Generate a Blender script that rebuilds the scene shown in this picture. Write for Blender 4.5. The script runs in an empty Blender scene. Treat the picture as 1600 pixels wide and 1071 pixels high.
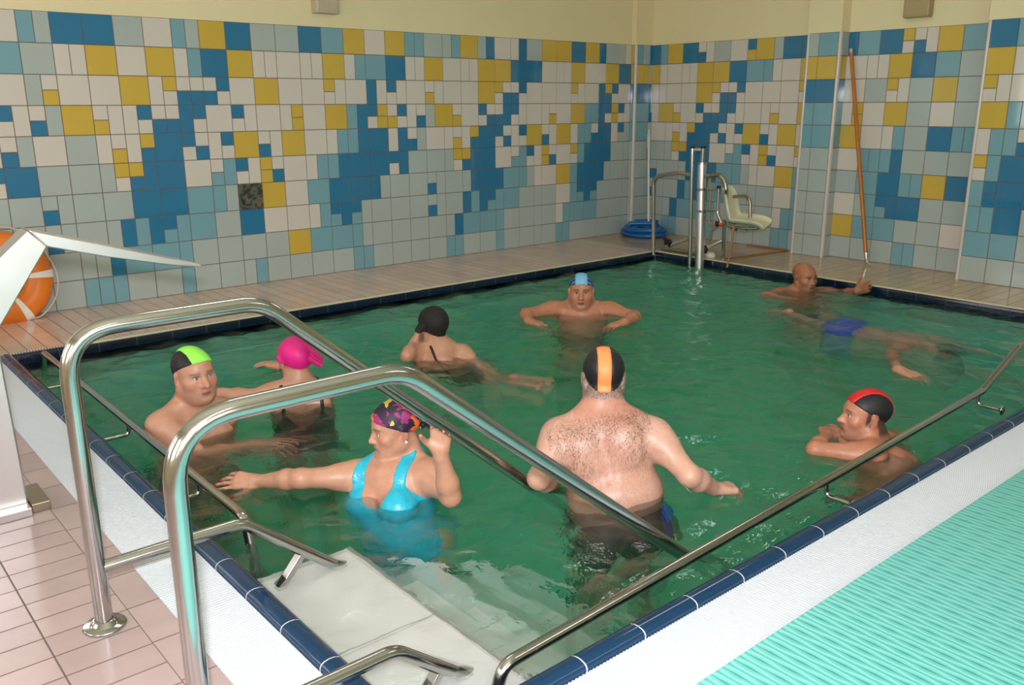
import bpy, bmesh, math, random
import numpy as np
from mathutils import Vector, Matrix, Quaternion, noise
random.seed(7)
C = bpy.context.scene.collection
PI = math.pi
def R(d): return math.radians(d)

# ------------------------------------------------------------------ camera
F_PX = 1372.22
CAM_O = Vector((-7.3396, -6.6793, 1.4009))
CAM_R = Matrix(((0.76253022, 0.17266623, -0.62348539),
                (-0.64694179, 0.19794004, -0.73640075),
                (-0.00373882, 0.96488658, 0.26264026)))
cam_data = bpy.data.cameras.new('camera')
cam_data.sensor_width = 36.0
cam_data.lens = F_PX / 1600 * 36.0
cam_data.clip_start = 0.02
cam = bpy.data.objects.new('camera', cam_data)
cam.matrix_world = Matrix.Translation(CAM_O) @ CAM_R.to_4x4()
C.objects.link(cam)
bpy.context.scene.camera = cam
CR = CAM_R @ Vector((1, 0, 0)); CF = CAM_R @ Vector((0, 0, -1))
FH = Vector((CF.x, CF.y, 0)).normalized()          # horizontal, away from the photographer
RH = Vector((FH.y, -FH.x, 0))                      # horizontal, to the right
UP = Vector((0, 0, 1))
def at(x, y, d):
    """point of the place seen at (x, y) of the photograph, d metres along the view axis"""
    return CAM_O + CAM_R @ Vector(((x - 800) / F_PX, -(y - 535.5) / F_PX, -1.0)) * d
def atz(x, y, z):
    v = CAM_R @ Vector(((x - 800) / F_PX, -(y - 535.5) / F_PX, -1.0))
    return CAM_O + v * ((z - CAM_O.z) / v.z)

# ------------------------------------------------------------------ tags and mesh helpers
def tag(o, label=None, cat=None, group=None, kind=None):
    if label: o['label'] = label
    if cat: o['category'] = cat
    if group: o['group'] = group
    if kind: o['kind'] = kind
    return o
def empty(name, loc, label=None, cat=None, group=None):
    o = bpy.data.objects.new(name, None); C.objects.link(o); o.location = loc
    o.empty_display_size = 0.1
    return tag(o, label, cat, group)
class MB:
    """collects vertices and faces; build() links them as ONE mesh object (world coordinates)"""
    def __init__(s): s.v = []; s.f = []; s.m = []; s.sm = []
    def add(s, vs, fs, mi=0, smooth=False):
        b = len(s.v); s.v += [tuple(v) for v in vs]
        for f in fs: s.f.append(tuple(b + i for i in f)); s.m.append(mi); s.sm.append(smooth)
        return s
    def box(s, a, b, mi=0):
        x0, y0, z0 = a; x1, y1, z1 = b
        vs = [(x0,y0,z0),(x1,y0,z0),(x1,y1,z0),(x0,y1,z0),(x0,y0,z1),(x1,y0,z1),(x1,y1,z1),(x0,y1,z1)]
        return s.add(vs, [(0,3,2,1),(4,5,6,7),(0,1,5,4),(1,2,6,5),(2,3,7,6),(3,0,4,7)], mi)
    def obox(s, c, ax, ay, az, mi=0):
        """box from centre and three half-axis vectors"""
        c = Vector(c); ax = Vector(ax); ay = Vector(ay); az = Vector(az)
        vs = [c + i*ax + j*ay + k*az for k in (-1,1) for i, j in ((-1,-1),(1,-1),(1,1),(-1,1))]
        return s.add(vs, [(0,3,2,1),(4,5,6,7),(0,1,5,4),(1,2,6,5),(2,3,7,6),(3,0,4,7)], mi)
    def tube(s, pts, r, n=14, mi=0, caps=True, closed=False):
        pts = [Vector(p) for p in pts]; N = len(pts)
        rr = r if isinstance(r, (list, tuple)) else [r] * N
        T = []
        for i in range(N):
            if closed: t = pts[(i+1) % N] - pts[i-1]
            else: t = pts[min(i+1, N-1)] - pts[max(i-1, 0)]
            T.append(t.normalized())
        ref = Vector((0,0,1)) if abs(T[0].z) < .9 else Vector((1,0,0))
        a = (ref - T[0]*ref.dot(T[0])).normalized()
        rings = []
        for i in range(N):
            if i: 
                q = T[i-1].rotation_difference(T[i]); a = q @ a
                a = (a - T[i]*a.dot(T[i])).normalized()
            b = T[i].cross(a)
            rings.append([pts[i] + (a*math.cos(2*PI*k/n) + b*math.sin(2*PI*k/n))*rr[i] for k in range(n)])
        vs = [v for g in rings for v in g]; fs = []
        for i in range(N if closed else N-1):
            j = (i+1) % N
            for k in range(n):
                fs.append((i*n+k, i*n+(k+1)%n, j*n+(k+1)%n, j*n+k))
        s.add(vs, fs, mi, True)
        if caps and not closed:
            s.add(rings[0], [tuple(range(n-1,-1,-1))], mi); s.add(rings[-1], [tuple(range(n))], mi)
        return s
    def lathe(s, c, axis, prof, n=24, mi=0, smooth=True):
        """prof: list of (radius, height along axis)"""
        c = Vector(c); axis = Vector(axis).normalized()
        ref = Vector((0,0,1)) if abs(axis.z) < .9 else Vector((1,0,0))
        a = (ref - axis*ref.dot(axis)).normalized(); b = axis.cross(a)
        vs = [c + axis*h + (a*math.cos(2*PI*k/n) + b*math.sin(2*PI*k/n))*max(r,1e-4) for r, h in prof for k in range(n)]
        fs = [(i*n+k, i*n+(k+1)%n, (i+1)*n+(k+1)%n, (i+1)*n+k) for i in range(len(prof)-1) for k in range(n)]
        return s.add(vs, fs, mi, smooth)
    def build(s, name, mats, parent=None, bevel=0, fix=False):
        me = bpy.data.meshes.new(name)
        me.from_pydata(s.v, [], s.f)
        for m in (mats if isinstance(mats, (list, tuple)) else [mats]): me.materials.append(m)
        me.polygons.foreach_set('material_index', s.m)
        me.polygons.foreach_set('use_smooth', s.sm)
        me.update()
        if fix:
            bm = bmesh.new(); bm.from_mesh(me); bmesh.ops.recalc_face_normals(bm, faces=bm.faces); bm.to_mesh(me); bm.free()
        o = bpy.data.objects.new(name, me); C.objects.link(o)
        if parent is not None:
            o.parent = parent; o.matrix_parent_inverse = Matrix.Translation(-Vector(parent.location))
        if bevel:
            b = o.modifiers.new('bevel', 'BEVEL'); b.width = bevel; b.segments = 2; b.limit_method = 'ANGLE'
        return o
def bend(pts, rad, n=8):
    """polyline with rounded corners"""
    pts = [Vector(p) for p in pts]; out = [pts[0]]
    for i in range(1, len(pts)-1):
        a, b, c = pts[i-1], pts[i], pts[i+1]
        r = rad[i-1] if isinstance(rad, (list, tuple)) else rad
        d1 = (a-b).normalized(); d2 = (c-b).normalized()
        ang = d1.angle(d2)
        if ang > PI - .01: out.append(b); continue
        t = min(r / math.tan(ang/2), (a-b).length*.49, (c-b).length*.49)
        p0 = b + d1*t; p2 = b + d2*t
        for k in range(n+1):
            u = k/n; out.append(p0*(1-u)**2 + b*2*u*(1-u) + p2*u*u)
    out.append(pts[-1])
    return out

# ------------------------------------------------------------------ materials
def new_mat(name):
    m = bpy.data.materials.new(name); m.use_nodes = True
    nt = m.node_tree; b = nt.nodes['Principled BSDF']
    return m, nt, b
def mat(name, col, rough=.5, metal=0., spec=.5, noise_amt=0., noise_scale=8., bump=0., bump_scale=60., coat=0.):
    m, nt, b = new_mat(name)
    b.inputs['Base Color'].default_value = (*col, 1)
    b.inputs['Roughness'].default_value = rough
    b.inputs['Metallic'].default_value = metal
    b.inputs['Specular IOR Level'].default_value = spec
    if coat: b.inputs['Coat Weight'].default_value = coat; b.inputs['Coat Roughness'].default_value = .08
    if noise_amt or bump:
        tc = nt.nodes.new('ShaderNodeTexCoord')
    if noise_amt:
        n = nt.nodes.new('ShaderNodeTexNoise'); n.inputs['Scale'].default_value = noise_scale; n.inputs['Detail'].default_value = 4
        nt.links.new(tc.outputs['Object'], n.inputs['Vector'])
        mx = nt.nodes.new('ShaderNodeMix'); mx.data_type = 'RGBA'
        mx.inputs[6].default_value = (*[c*(1-noise_amt) for c in col], 1)
        mx.inputs[7].default_value = (*[min(1, c*(1+noise_amt)) for c in col], 1)
        nt.links.new(n.outputs['Fac'], mx.inputs[0]); nt.links.new(mx.outputs[2], b.inputs['Base Color'])
    if bump:
        n2 = nt.nodes.new('ShaderNodeTexNoise'); n2.inputs['Scale'].default_value = bump_scale; n2.inputs['Detail'].default_value = 3
        nt.links.new(tc.outputs['Object'], n2.inputs['Vector'])
        bp = nt.nodes.new('ShaderNodeBump'); bp.inputs['Strength'].default_value = bump; bp.inputs['Distance'].default_value = .01
        nt.links.new(n2.outputs['Fac'], bp.inputs['Height']); nt.links.new(bp.outputs['Normal'], b.inputs['Normal'])
    return m
def brick_mat(name, col, grout, w, h, ox=0, oy=0, swap=False, mortar=.004, rough=.2, noise_amt=.06, offset=0.):
    """rectangular tiles w x h (object metres) with grout joints"""
    m, nt, b = new_mat(name)
    tc = nt.nodes.new('ShaderNodeTexCoord'); mp = nt.nodes.new('ShaderNodeMapping')
    mp.inputs['Location'].default_value = (ox, oy, 0)
    if swap: mp.inputs['Rotation'].default_value = (0, 0, PI/2)
    br = nt.nodes.new('ShaderNodeTexBrick'); br.offset = offset; br.squash = 1
    br.inputs['Scale'].default_value = 1; br.inputs['Mortar Size'].default_value = mortar/2
    br.inputs['Mortar Smooth'].default_value = .1; br.inputs['Bias'].default_value = 0
    br.inputs['Brick Width'].default_value = w; br.inputs['Row Height'].default_value = h
    c1 = [c*(1-noise_amt) for c in col]; c2 = [min(1, c*(1+noise_amt)) for c in col]
    br.inputs['Color1'].default_value = (*c1, 1); br.inputs['Color2'].default_value = (*c2, 1); br.inputs['Mortar'].default_value = (*grout, 1)
    nt.links.new(tc.outputs['Object'], mp.inputs['Vector']); nt.links.new(mp.outputs['Vector'], br.inputs['Vector'])
    nz = nt.nodes.new('ShaderNodeTexNoise'); nz.inputs['Scale'].default_value = 5; nz.inputs['Detail'].default_value = 5
    nt.links.new(tc.outputs['Object'], nz.inputs['Vector'])
    mx = nt.nodes.new('ShaderNodeMix'); mx.data_type = 'RGBA'; mx.blend_type = 'MULTIPLY'; mx.inputs[0].default_value = .5
    rp = nt.nodes.new('ShaderNodeValToRGB'); rp.color_ramp.elements[0].position = .3; rp.color_ramp.elements[0].color = (.8,.78,.76,1)
    rp.color_ramp.elements[1].position = .6; rp.color_ramp.elements[1].color = (1,1,1,1)
    nt.links.new(nz.outputs['Fac'], rp.inputs['Fac'])
    nt.links.new(br.outputs['Color'], mx.inputs[6]); nt.links.new(rp.outputs['Color'], mx.inputs[7])
    nt.links.new(mx.outputs[2], b.inputs['Base Color'])
    bp = nt.nodes.new('ShaderNodeBump'); bp.inputs['Strength'].default_value = .5; bp.inputs['Distance'].default_value = .002; bp.invert = True
    nt.links.new(br.outputs['Fac'], bp.inputs['Height']); nt.links.new(bp.outputs['Normal'], b.inputs['Normal'])
    mr = nt.nodes.new('ShaderNodeMapRange'); mr.inputs['To Min'].default_value = rough; mr.inputs['To Max'].default_value = .7
    nt.links.new(br.outputs['Fac'], mr.inputs['Value']); nt.links.new(mr.outputs['Result'], b.inputs['Roughness'])
    return m

M = {}
M['tile_W'] = mat('tile_white', (.68,.63,.58), .05, noise_amt=.04, noise_scale=2)
M['tile_Y'] = mat('tile_yellow', (.64,.44,.075), .05, noise_amt=.05, noise_scale=3)
M['tile_B'] = mat('tile_blue', (.032,.195,.37), .05, noise_amt=.08, noise_scale=3)
M['tile_T'] = mat('tile_teal', (.20,.40,.48), .05, noise_amt=.06, noise_scale=2)
M['tile_G'] = mat('tile_grey', (.43,.50,.49), .05, noise_amt=.06, noise_scale=2)
M['grout'] = mat('grout', (.20,.155,.13), .8, noise_amt=.1)
M['trim_white'] = mat('corner_trim', (.68,.60,.56), .2)
M['plaster'] = mat('cream_plaster', (.84,.74,.46), .7, noise_amt=.03, noise_scale=3, bump=.05, bump_scale=90)
M['ceiling'] = mat('cream_ceiling', (.74,.68,.52), .8)
M['deck_pink'] = brick_mat('deck_tile_left', (.46,.345,.34), (.16,.11,.10), .22, .108, 6.74+22, 4.254+10.8, mortar=.005, rough=.16)
M['deck_strip'] = brick_mat('deck_tile_strip', (.46,.345,.34), (.16,.11,.10), .5, .212, 6.99+20, 4.254+21.2, mortar=.005, rough=.16)
M['deck_far'] = brick_mat('deck_tile_far', (.75,.54,.44), (.15,.10,.08), .1, 1.2, 6.09+10, 1.15, mortar=.005, rough=.16)
M['deck_right'] = brick_mat('deck_tile_right', (.62,.42,.24), (.15,.09,.05), .245, .1, .78+9.8, 10, mortar=.005, rough=.14)
M['coping'] = mat('navy_coping_tile', (.008,.037,.092), .1, noise_amt=.15, noise_scale=10)
M['coping_grout'] = mat('coping_grout', (.6,.58,.55), .7)
M['band_tile_shaded'] = mat('shade_tinted_band_tile', (.003,.012,.035), .12); M['band_grout_shaded'] = mat('shade_tinted_band_grout', (.05,.055,.06), .7)  # navy of the far bands darkened further, shade below the deck edge painted in
M['deck_edge'] = mat('deck_edge_strip', (.70,.62,.42), .4)
M['basin'] = brick_mat('basin_tile', (.34,.76,.60), (.30,.62,.46), .25, .125, 0, 0, mortar=.006, rough=.3)
M['step_white'] = mat('white_step_liner', (.92,.92,.92), .4, noise_amt=.04, noise_scale=12)
M['step_joint'] = mat('step_joint', (.35,.36,.33), .7)
M['grating'] = mat('white_plastic_grating', (.62,.65,.69), .45)
M['gutter_dark'] = mat('dark_slot', (.05,.045,.04), .8)
M['gutter'] = mat('gutter_channel', (.30,.33,.36), .7)
M['chrome'] = mat('polished_steel', (.50,.49,.48), .17, metal=1., bump=.03, bump_scale=25)
M['steel'] = mat('brushed_steel', (.76,.74,.75), .34, metal=1., noise_amt=.06, noise_scale=6)
M['steel_dark'] = mat('bronzed_steel', (.42,.36,.28), .3, metal=1.)
M['black'] = mat('black_rubber', (.012,.012,.012), .5)
M['brown'] = mat('brown_rubber', (.06,.04,.025), .6)
M['orange_ring'] = mat('orange_lifebuoy_shell', (.86,.22,.02), .35, noise_amt=.05)
M['white_band'] = mat('reflective_white_band', (.92,.92,.92), .3)
M['rope'] = mat('pale_rope', (.62,.55,.48), .8)
M['blue_hose'] = mat('blue_hose', (.008,.13,.42), .3)
M['white_plastic'] = mat('white_plastic', (.78,.76,.66), .3)
M['seat_plastic'] = mat('cream_seat_plastic', (.80,.78,.58), .28)
M['hose_beige'] = mat('beige_hose', (.50,.36,.18), .5)
M['hose_rust'] = mat('rust_hose', (.40,.19,.08), .5)
M['red_knob'] = mat('red_knob', (.75,.08,.02), .4)
M['wood_pole'] = mat('varnished_pole', (.50,.16,.015), .3, noise_amt=.2, noise_scale=9)
M['box_beige'] = mat('beige_box', (.55,.47,.32), .45)
M['box_tan'] = mat('tan_box', (.43,.34,.17), .45)
M['frame'] = mat('window_frame_white', (.75,.74,.7), .4)
def dark_panel():
    m, nt, b = new_mat('dark_mottled_panel')
    tc = nt.nodes.new('ShaderNodeTexCoord'); n = nt.nodes.new('ShaderNodeTexNoise')
    n.inputs['Scale'].default_value = 11; n.inputs['Detail'].default_value = 4; n.inputs['Distortion'].default_value = 2.2
    rp = nt.nodes.new('ShaderNodeValToRGB'); e = rp.color_ramp.elements
    e[0].position = .42; e[0].color = (.035,.04,.035,1); e[1].position = .62; e[1].color = (.22,.12,.06,1)
    k = e.new(.52); k.color = (.10,.13,.11,1)
    nt.links.new(tc.outputs['Object'], n.inputs['Vector']); nt.links.new(n.outputs['Fac'], rp.inputs['Fac']); nt.links.new(rp.outputs['Color'], b.inputs['Base Color'])
    b.inputs['Roughness'].default_value = .3
    return m
M['dark_panel'] = dark_panel()
def emit(name, col, s):
    m = bpy.data.materials.new(name); m.use_nodes = True; nt = m.node_tree
    nt.nodes.remove(nt.nodes['Principled BSDF']); e = nt.nodes.new('ShaderNodeEmission')
    e.inputs['Color'].default_value = (*col, 1); e.inputs['Strength'].default_value = s
    nt.links.new(e.outputs[0], nt.nodes['Material Output'].inputs[0]); return m
# ------------------------------------------------------------------ mosaic walls
TILE_MATS = [M['grout'], M['tile_W'], M['tile_Y'], M['tile_B'], M['tile_T'], M['tile_G'], M['trim_white'], M['plaster']]
TI = {'W':1,'Y':2,'B':3,'T':4,'G':5}
TS = .2
def mosaic(mb, org, ux, n, rows, start, lo, hi, rng=None):
    """tiles of 20 cm in rows from the top (z=2) down; tokens: W full, w half, wy two small ones stacked.
    org: point at column 0 on the floor, ux: direction of the columns, n: outward normal; lo/hi clip in column units"""
    org = Vector(org); ux = Vector(ux); n = Vector(n); g = .0022; th = .004
    def put(c0, c1, z0, z1, ci):
        c0 = max(c0, lo); c1 = min(c1, hi)
        if c1 - c0 < .04: return
        a = org + ux*(c0*TS+g); b = org + ux*(c1*TS-g)
        z0 += g; z1 -= g; e = .0018
        p = [a+UP*z0, b+UP*z0, b+UP*z1, a+UP*z1]
        q = [a+ux*e+UP*(z0+e)+n*th, b-ux*e+UP*(z0+e)+n*th, b-ux*e+UP*(z1-e)+n*th, a+ux*e+UP*(z1-e)+n*th]
        mb.add(p+q, [(4,5,6,7),(0,1,5,4),(1,2,6,5),(2,3,7,6),(3,0,4,7)], ci)
    for r, row in enumerate(rows):
        z1 = 2 - r*TS; z0 = z1 - TS; c = start
        toks = row.split()
        while c < hi - .01:
            if toks: t = toks.pop(0)
            else: t = rng.choice('GGWTGWYBGT' if r < 5 else 'GGGTGGBG')
            if len(t) == 2:
                put(c, c+.5, z0+TS/2, z1, TI[t[0].upper()]); put(c, c+.5, z0, z0+TS/2, TI[t[1].upper()]); c += .5
            elif t == 'D': c += 1
            elif t.isupper(): put(c, c+1, z0, z1, TI[t]); c += 1
            else: put(c, c+.5, z0, z1, TI[t.upper()]); c += .5
CE = 29.43
ROWS_A = [
 'W W t g B B G W t g Y B G G B T Y W Y t t G g t Y g b W w b G Y Y B Y b G g w',
 'W T G w w Y W Y w t B Y w w W w w Y w t T B w w Y W w w Y Y B B W w w Y W w Y B',
 'W W g wy W W Y w yw wb wb wb bw W Y W W yw w W b w bw w W wy w W W Y yw wb wb bw W W W yw w W b yb bw W',
 'W bw w wb g Y wy w w bw wb wb b bw W bw w W w yy W Y t b bw yy wy bw w wb g Y wy W bw wb wb b bw w W w wy W Y t t b bw yy bw w',
 'W wb g W G w wy w yb B bw wb w bw Y wb w Y W w t t b B w b wb g W w wy w yb B bw wb w bw Y wb w Y w t t wb b b w bg g',
 'g bw B G G g yw yb b B W wt t bw w yy wb W w t t b B B bw b G G g yw yb b B W wt t bw w yy wb W yw t B B G g',
 'G G gb g G G B B T t g D Y W T B B b g G G gb g G g b B b T t g w W Y t b B b g G g',
 'G G gb g G g b t b bt t T G B W W w t bt b bt g G G G gb g G b t b bt t T G g G W t bt b bt G G g',
 'G G G g g b T T t G G G G Y T T t g G G G G g b T T t G G g G w t T T G G g',
 'G G G t t t G G t G G g t G G G G t t G G G G t t G G t G G g G t t G G G G g']
rngA = random.Random(3)
# further left than the frame: the same mosaic goes on
LEFT_A = [' '.join(rngA.choice('GWTGWYBG' if r < 5 else 'GGGTGGB') for _ in range(10)) + ' ' + ROWS_A[r] for r in range(10)]
XL = -9.2; YN = -9.4; ZC = 3.05; XB = .264
wa = MB()
mosaic(wa, (-CE*TS, 0, 0), (1,0,0), (0,-1,0), LEFT_A, -12, -12, CE, rngA)
wa.box((XL, 0, 0), (.6, .12, ZC), 0)
wa.add([(XL,-.003,2.0),(.0,-.003,2.0),(.0,-.003,ZC),(XL,-.003,ZC)], [(0,1,2,3)], 7)
wa.add([(XL,-.003,2.0),(.0,-.003,2.0),(.0,.0,2.0),(XL,.0,2.0)], [(0,1,2,3)], 7)
o = wa.build('wall_left', TILE_MATS); tag(o, kind='structure')

ROWS_B = [
 'B t Y B wb w G W by Y g B b', 'Y w W w w Y Y B T t w W y', 'w w w W W Y yw wb wb bw W W W yw',
 'wb w Y wy W bw wb wb b bw w W w wy W y', 'g W w wy w yb B bw wb w bw Y wb w Y w', 'g G g yw yb b B W wt t bw w yy wb W yw',
 'g gb g G g b B b T t g w W Y t', 'g gb g G b t b b T t G g G W t', 'g G g b T T t G g G G w t t', 'g G t t G G t G g G G t t g']
ROWS_M = ['b T B yw wb w Y T', 'W w w Y B T G', 'W G yw w G Y G', 'w yy W Y G W G', 'Y W w t G B t t', 'W t t t b G G G', 'G T B t t Y B', 'W g t bt b B G G', 'Y T T G G W', 'G G G t t G G']
ROWS_N = ['B T W B T G W', 'Y W G Y W T Y', 'yw w W G Y W', 'Y t g W G Y T', 'w t t wb G W', 'yw t B B G', 't bb B b g G', 't t B G T', 'T T G G G', 'G G G G T G']
PIL_FRONT = ['g T', 'y Y', 'b B', 't T', 't T', 'g G', 'g G', 'g G', 'g G', 'g G']
P1X, P1Y = 0., -.0665         # corner pilaster: front x, outer y
P2X, P2A, P2B = .134, -2.01, -2.34
P3X, P3A = 0., -3.63
wb_ = MB(); rb = random.Random(5)
mosaic(wb_, (XB, -.285, 0), (0,-1,0), (-1,0,0), ROWS_B, -1.5, (P1Y+.285)/-TS, (P2A+.285)/-TS, rb)
mosaic(wb_, (XB, P2B, 0), (0,-1,0), (-1,0,0), ROWS_M, 0, 0, (P3A-P2B)/-TS, rb)
wb_.box((XB, YN, 0), (XB+.12, .12, ZC), 0)
for a, b in ((P1Y, P2A), (P2B, P3A)):
    wb_.add([(XB-.003,a,2),(XB-.003,b,2),(XB-.003,b,ZC),(XB-.003,a,ZC)], [(0,1,2,3)], 7)
    wb_.add([(XB-.003,a,2),(XB-.003,b,2),(XB,b,2),(XB,a,2)], [(0,3,2,1)], 7)
o = wb_.build('wall_right', TILE_MATS); tag(o, kind='structure')
def pilaster(name, x, ya, yb, rows, sa, sb, lo=0, side_rows=None, left_trim=True, right_trim=True):
    mb = MB(); rr = random.Random(11)
    tw = .022
    la = ya - (tw if left_trim else 0); rbb = yb + (tw if right_trim else 0)
    mosaic(mb, (x, la, 0), (0,-1,0), (-1,0,0), rows, sa, 0, (la-rbb)/TS, rr)
    mb.box((x, yb, 0), (XB+.01, ya, ZC), 0)
    for on, y, s in ((left_trim, ya, 1), (right_trim, yb, -1)):
        if on:
            # glazed corner bead
            prof = [(x+.024, y), (x-.001, y), (x-.005, y-s*.003), (x-.006, y-s*.010), (x-.005, y-s*.018), (x, y-s*.022)]
            prof[0] = (x+.02, y+s*.004); prof[1] = (x+.002, y+s*.004)
            vs = [(px_, py_, z) for z in (0, 2.0) for px_, py_ in prof]; n = len(prof)
            mb.add(vs, [(i, i+1, n+i+1, n+i) for i in range(n-1)], 6, True)
    mb.add([(x-.003,ya+.002,2),(x-.003,yb-.002,2),(x-.003,yb-.002,ZC),(x-.003,ya+.002,ZC)], [(0,1,2,3)], 7)
    mb.add([(x-.003,yb-.003,2),(XB,yb-.003,2),(XB,yb-.003,ZC),(x-.003,yb-.003,ZC)], [(0,1,2,3)], 7)
    mb.add([(x-.003,ya+.003,2),(XB,ya+.003,2),(XB,ya+.003,ZC),(x-.003,ya+.003,ZC)], [(0,3,2,1)], 7)
    mb.add([(x-.003,ya,2),(x-.003,yb,2),(XB,yb,2),(XB,ya,2)], [(0,3,2,1)], 7)
    if side_rows:
        mosaic(mb, (x+.022, yb, 0), (1,0,0), (0,-1,0), side_rows, 0, 0, (XB-x-.022)/TS, rr)
    o = mb.build(name, TILE_MATS); return tag(o, kind='structure')
SIDE1 = ['t g','y y','B','T','T','G','G','G','G','G']
pilaster('trim_1', P1X, -.003, P1Y, ['y','y','b','t','t','g','g','g','g','g'], 0, 0, side_rows=SIDE1, left_trim=False)
pilaster('trim_2', P2X, P2A, P2B, PIL_FRONT, 0, 0, side_rows=['g y','Y','B','T','T','G','G','G','G','G'])
pilaster('trim_3', P3X, P3A, YN, ROWS_N, 0, 0, right_trim=False)

# dark mottled tile and two wall boxes
dp = MB(); x0 = (7-CE)*TS
dp.box((x0+.004, -.006, .604), (x0+.196, .0, .796), 0)
for a, b, c_, d in ((x0+.002,x0+.198,.602,.612),(x0+.002,x0+.198,.788,.798),(x0+.002,x0+.012,.612,.788),(x0+.188,x0+.198,.612,.788)):
    dp.box((a, -.012, c_), (b, -.0, d), 0)
o = dp.build('inspection_panel', M['dark_panel'], bevel=.0015)
tag(o, 'dark mottled bronze panel set in the tiled wall beside a yellow tile', 'panel')
def wall_box(c, ax, ay, az, m, label, r=.012):
    b = MB(); b.obox(c, ax, ay, az)
    root = b.build('wall_box', m, bevel=r)
    tag(root, label, 'wall box')
    b2 = MB(); c = Vector(c); n = Vector(ay).normalized()
    b2.obox(c - Vector(az)*.55 + Vector(ay)*1.0, Vector(ax)*.86, n*.004, Vector(az)*.35)
    f = b2.build('cover', m, root, bevel=.003)
    return root
wall_box((-3.655, -.045, 2.31), (.106,0,0), (0,-.045,0), (0,0,.213), M['box_beige'], 'pale beige box high on the cream wall above the blue tiles of the long wall')
wall_box((XB-.045, -2.963, 2.29), (0,.109,0), (-.045,0,0), (0,0,.214), M['box_tan'], 'tan box high on the cream wall to the right of the leaning pole')

FILL_LAMP = emit('fill_lamp_glow', (1.0,.97,.92), 14.)  # glow of the added fill lamps, out of view
# far (unseen) half of the room, ceiling, windows
def wall_with_holes(name, axis, pos, th, lo, hi, holes):
    """axis 'x': wall plane x=pos spanning y lo..hi; holes: (a0,a1,z0,z1)"""
    mb = MB()
    def bx(a0, a1, z0, z1):
        if a1-a0 < .001 or z1-z0 < .001: return
        if axis == 'x': mb.box((pos, a0, z0), (pos+th, a1, z1))
        else: mb.box((a0, pos, z0), (a1, pos+th, z1))
    c = lo
    for a0, a1, z0, z1 in sorted(holes):
        bx(c, a0, 0, ZC); bx(a0, a1, 0, z0); bx(a0, a1, z1, ZC); c = a1
    bx(c, hi, 0, ZC)
    o = mb.build(name, M['plaster']); return tag(o, kind='structure')
WIN_X = [(-8.9,-7.5,.95,2.45), (-6.6,-5.2,.95,2.45), (-4.2,-2.8,.95,2.45), (-1.7,-.4,.95,2.45)]
WIN_Y = [(-8.7,-7.3,.95,2.45), (-6.7,-5.3,.95,2.45)]
wall_with_holes('wall_back', 'x', XL-.14, .14, YN, .12, WIN_X)
wall_with_holes('wall_front', 'y', YN-.14, .14, XL-.14, XB+.12, WIN_Y)
DAY = emit('daylight_pane', (1.0, .98, .96), 5.0)
def window(i, axis, pos, h):
    a0, a1, z0, z1 = h; mb = MB(); f = .05
    def bx(u0, u1, w0, w1, mi, d0, d1):
        if axis == 'x': mb.box((pos+d0, u0, w0), (pos+d1, u1, w1), mi)
        else: mb.box((u0, pos+d0, w0), (u1, pos+d1, w1), mi)
    bx(a0, a1, z0, z1, 1, -.12, -.10)
    am = (a0+a1)/2; zm = z0 + (z1-z0)*.6
    for u0, u1, w0, w1 in ((a0,a0+f,z0,z1),(a1-f,a1,z0,z1),(a0,a1,z0,z0+f),(a0,a1,z1-f,z1),(am-f/2,am+f/2,z0,z1),(a0,a1,zm-f/2,zm+f/2)):
        bx(u0, u1, w0, w1, 0, -.10, -.04)
    o = mb.build('window_%d' % i, [M['frame'], DAY]); tag(o, kind='structure')
k = 1
for h in WIN_X: window(k, 'x', XL, h); k += 1
for h in WIN_Y: window(k, 'y', YN, h); k += 1
ce = MB(); ce.box((XL-.14, YN-.14, ZC), (XB+.12, .12, ZC+.1)); tag(ce.build('ceiling', M['ceiling']), kind='structure')

# ------------------------------------------------------------------ floor, pool basin, coping, grating
PX0, PX1, PY0, PY1 = -6.385, -.765, -5.245, -1.085      # water opening
CX0, CY0 = -6.455, -5.315                               # outer line of the navy coping (near sides)
GX0, GY0 = -6.650, -5.535                               # outer line of the white grating
ZW = -.06; ZB = -1.18
fl = MB()
YD = PY1+.027
fl.add([(XL,GY0,0),(-6.74,GY0,0),(-6.74,YD,0),(XL,YD,0)], [(0,1,2,3)], 0)
fl.add([(-6.74,GY0,0),(GX0,GY0,0),(GX0,YD,0),(-6.74,YD,0)], [(0,1,2,3)], 1)
fl.add([(XL,YD,0),(PX1+.027,YD,0),(PX1+.027,0,0),(XL,0,0)], [(0,1,2,3)], 2)
fl.add([(PX1+.027,GY0,0),(XB,GY0,0),(XB,0,0),(PX1+.027,0,0)], [(0,1,2,3)], 3)
fl.add([(XL,YN,0),(XB,YN,0),(XB,GY0,0),(XL,GY0,0)], [(0,1,2,3)], 0)
o = fl.build('floor', [M['deck_pink'], M['deck_strip'], M['deck_far'], M['deck_right']]); tag(o, kind='structure')

ba = MB(); t = .06
ba.box((PX0-t, PY0-t, ZB-.05), (PX1+t, PY1+t, ZB))
ba.box((PX0-t, PY0-t, ZB), (PX0, PY1+t, -.10)); ba.box((PX1, PY0-t, ZB), (PX1+t, PY1+t, -.06))
ba.box((PX0, PY0-t, ZB), (PX1, PY0, -.10)); ba.box((PX0, PY1, ZB), (PX1, PY1+t, -.06))
o = ba.build('pool_basin', M['basin']); tag(o, 'pale green tiled pool basin under the water', 'pool', kind='structure')

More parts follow.
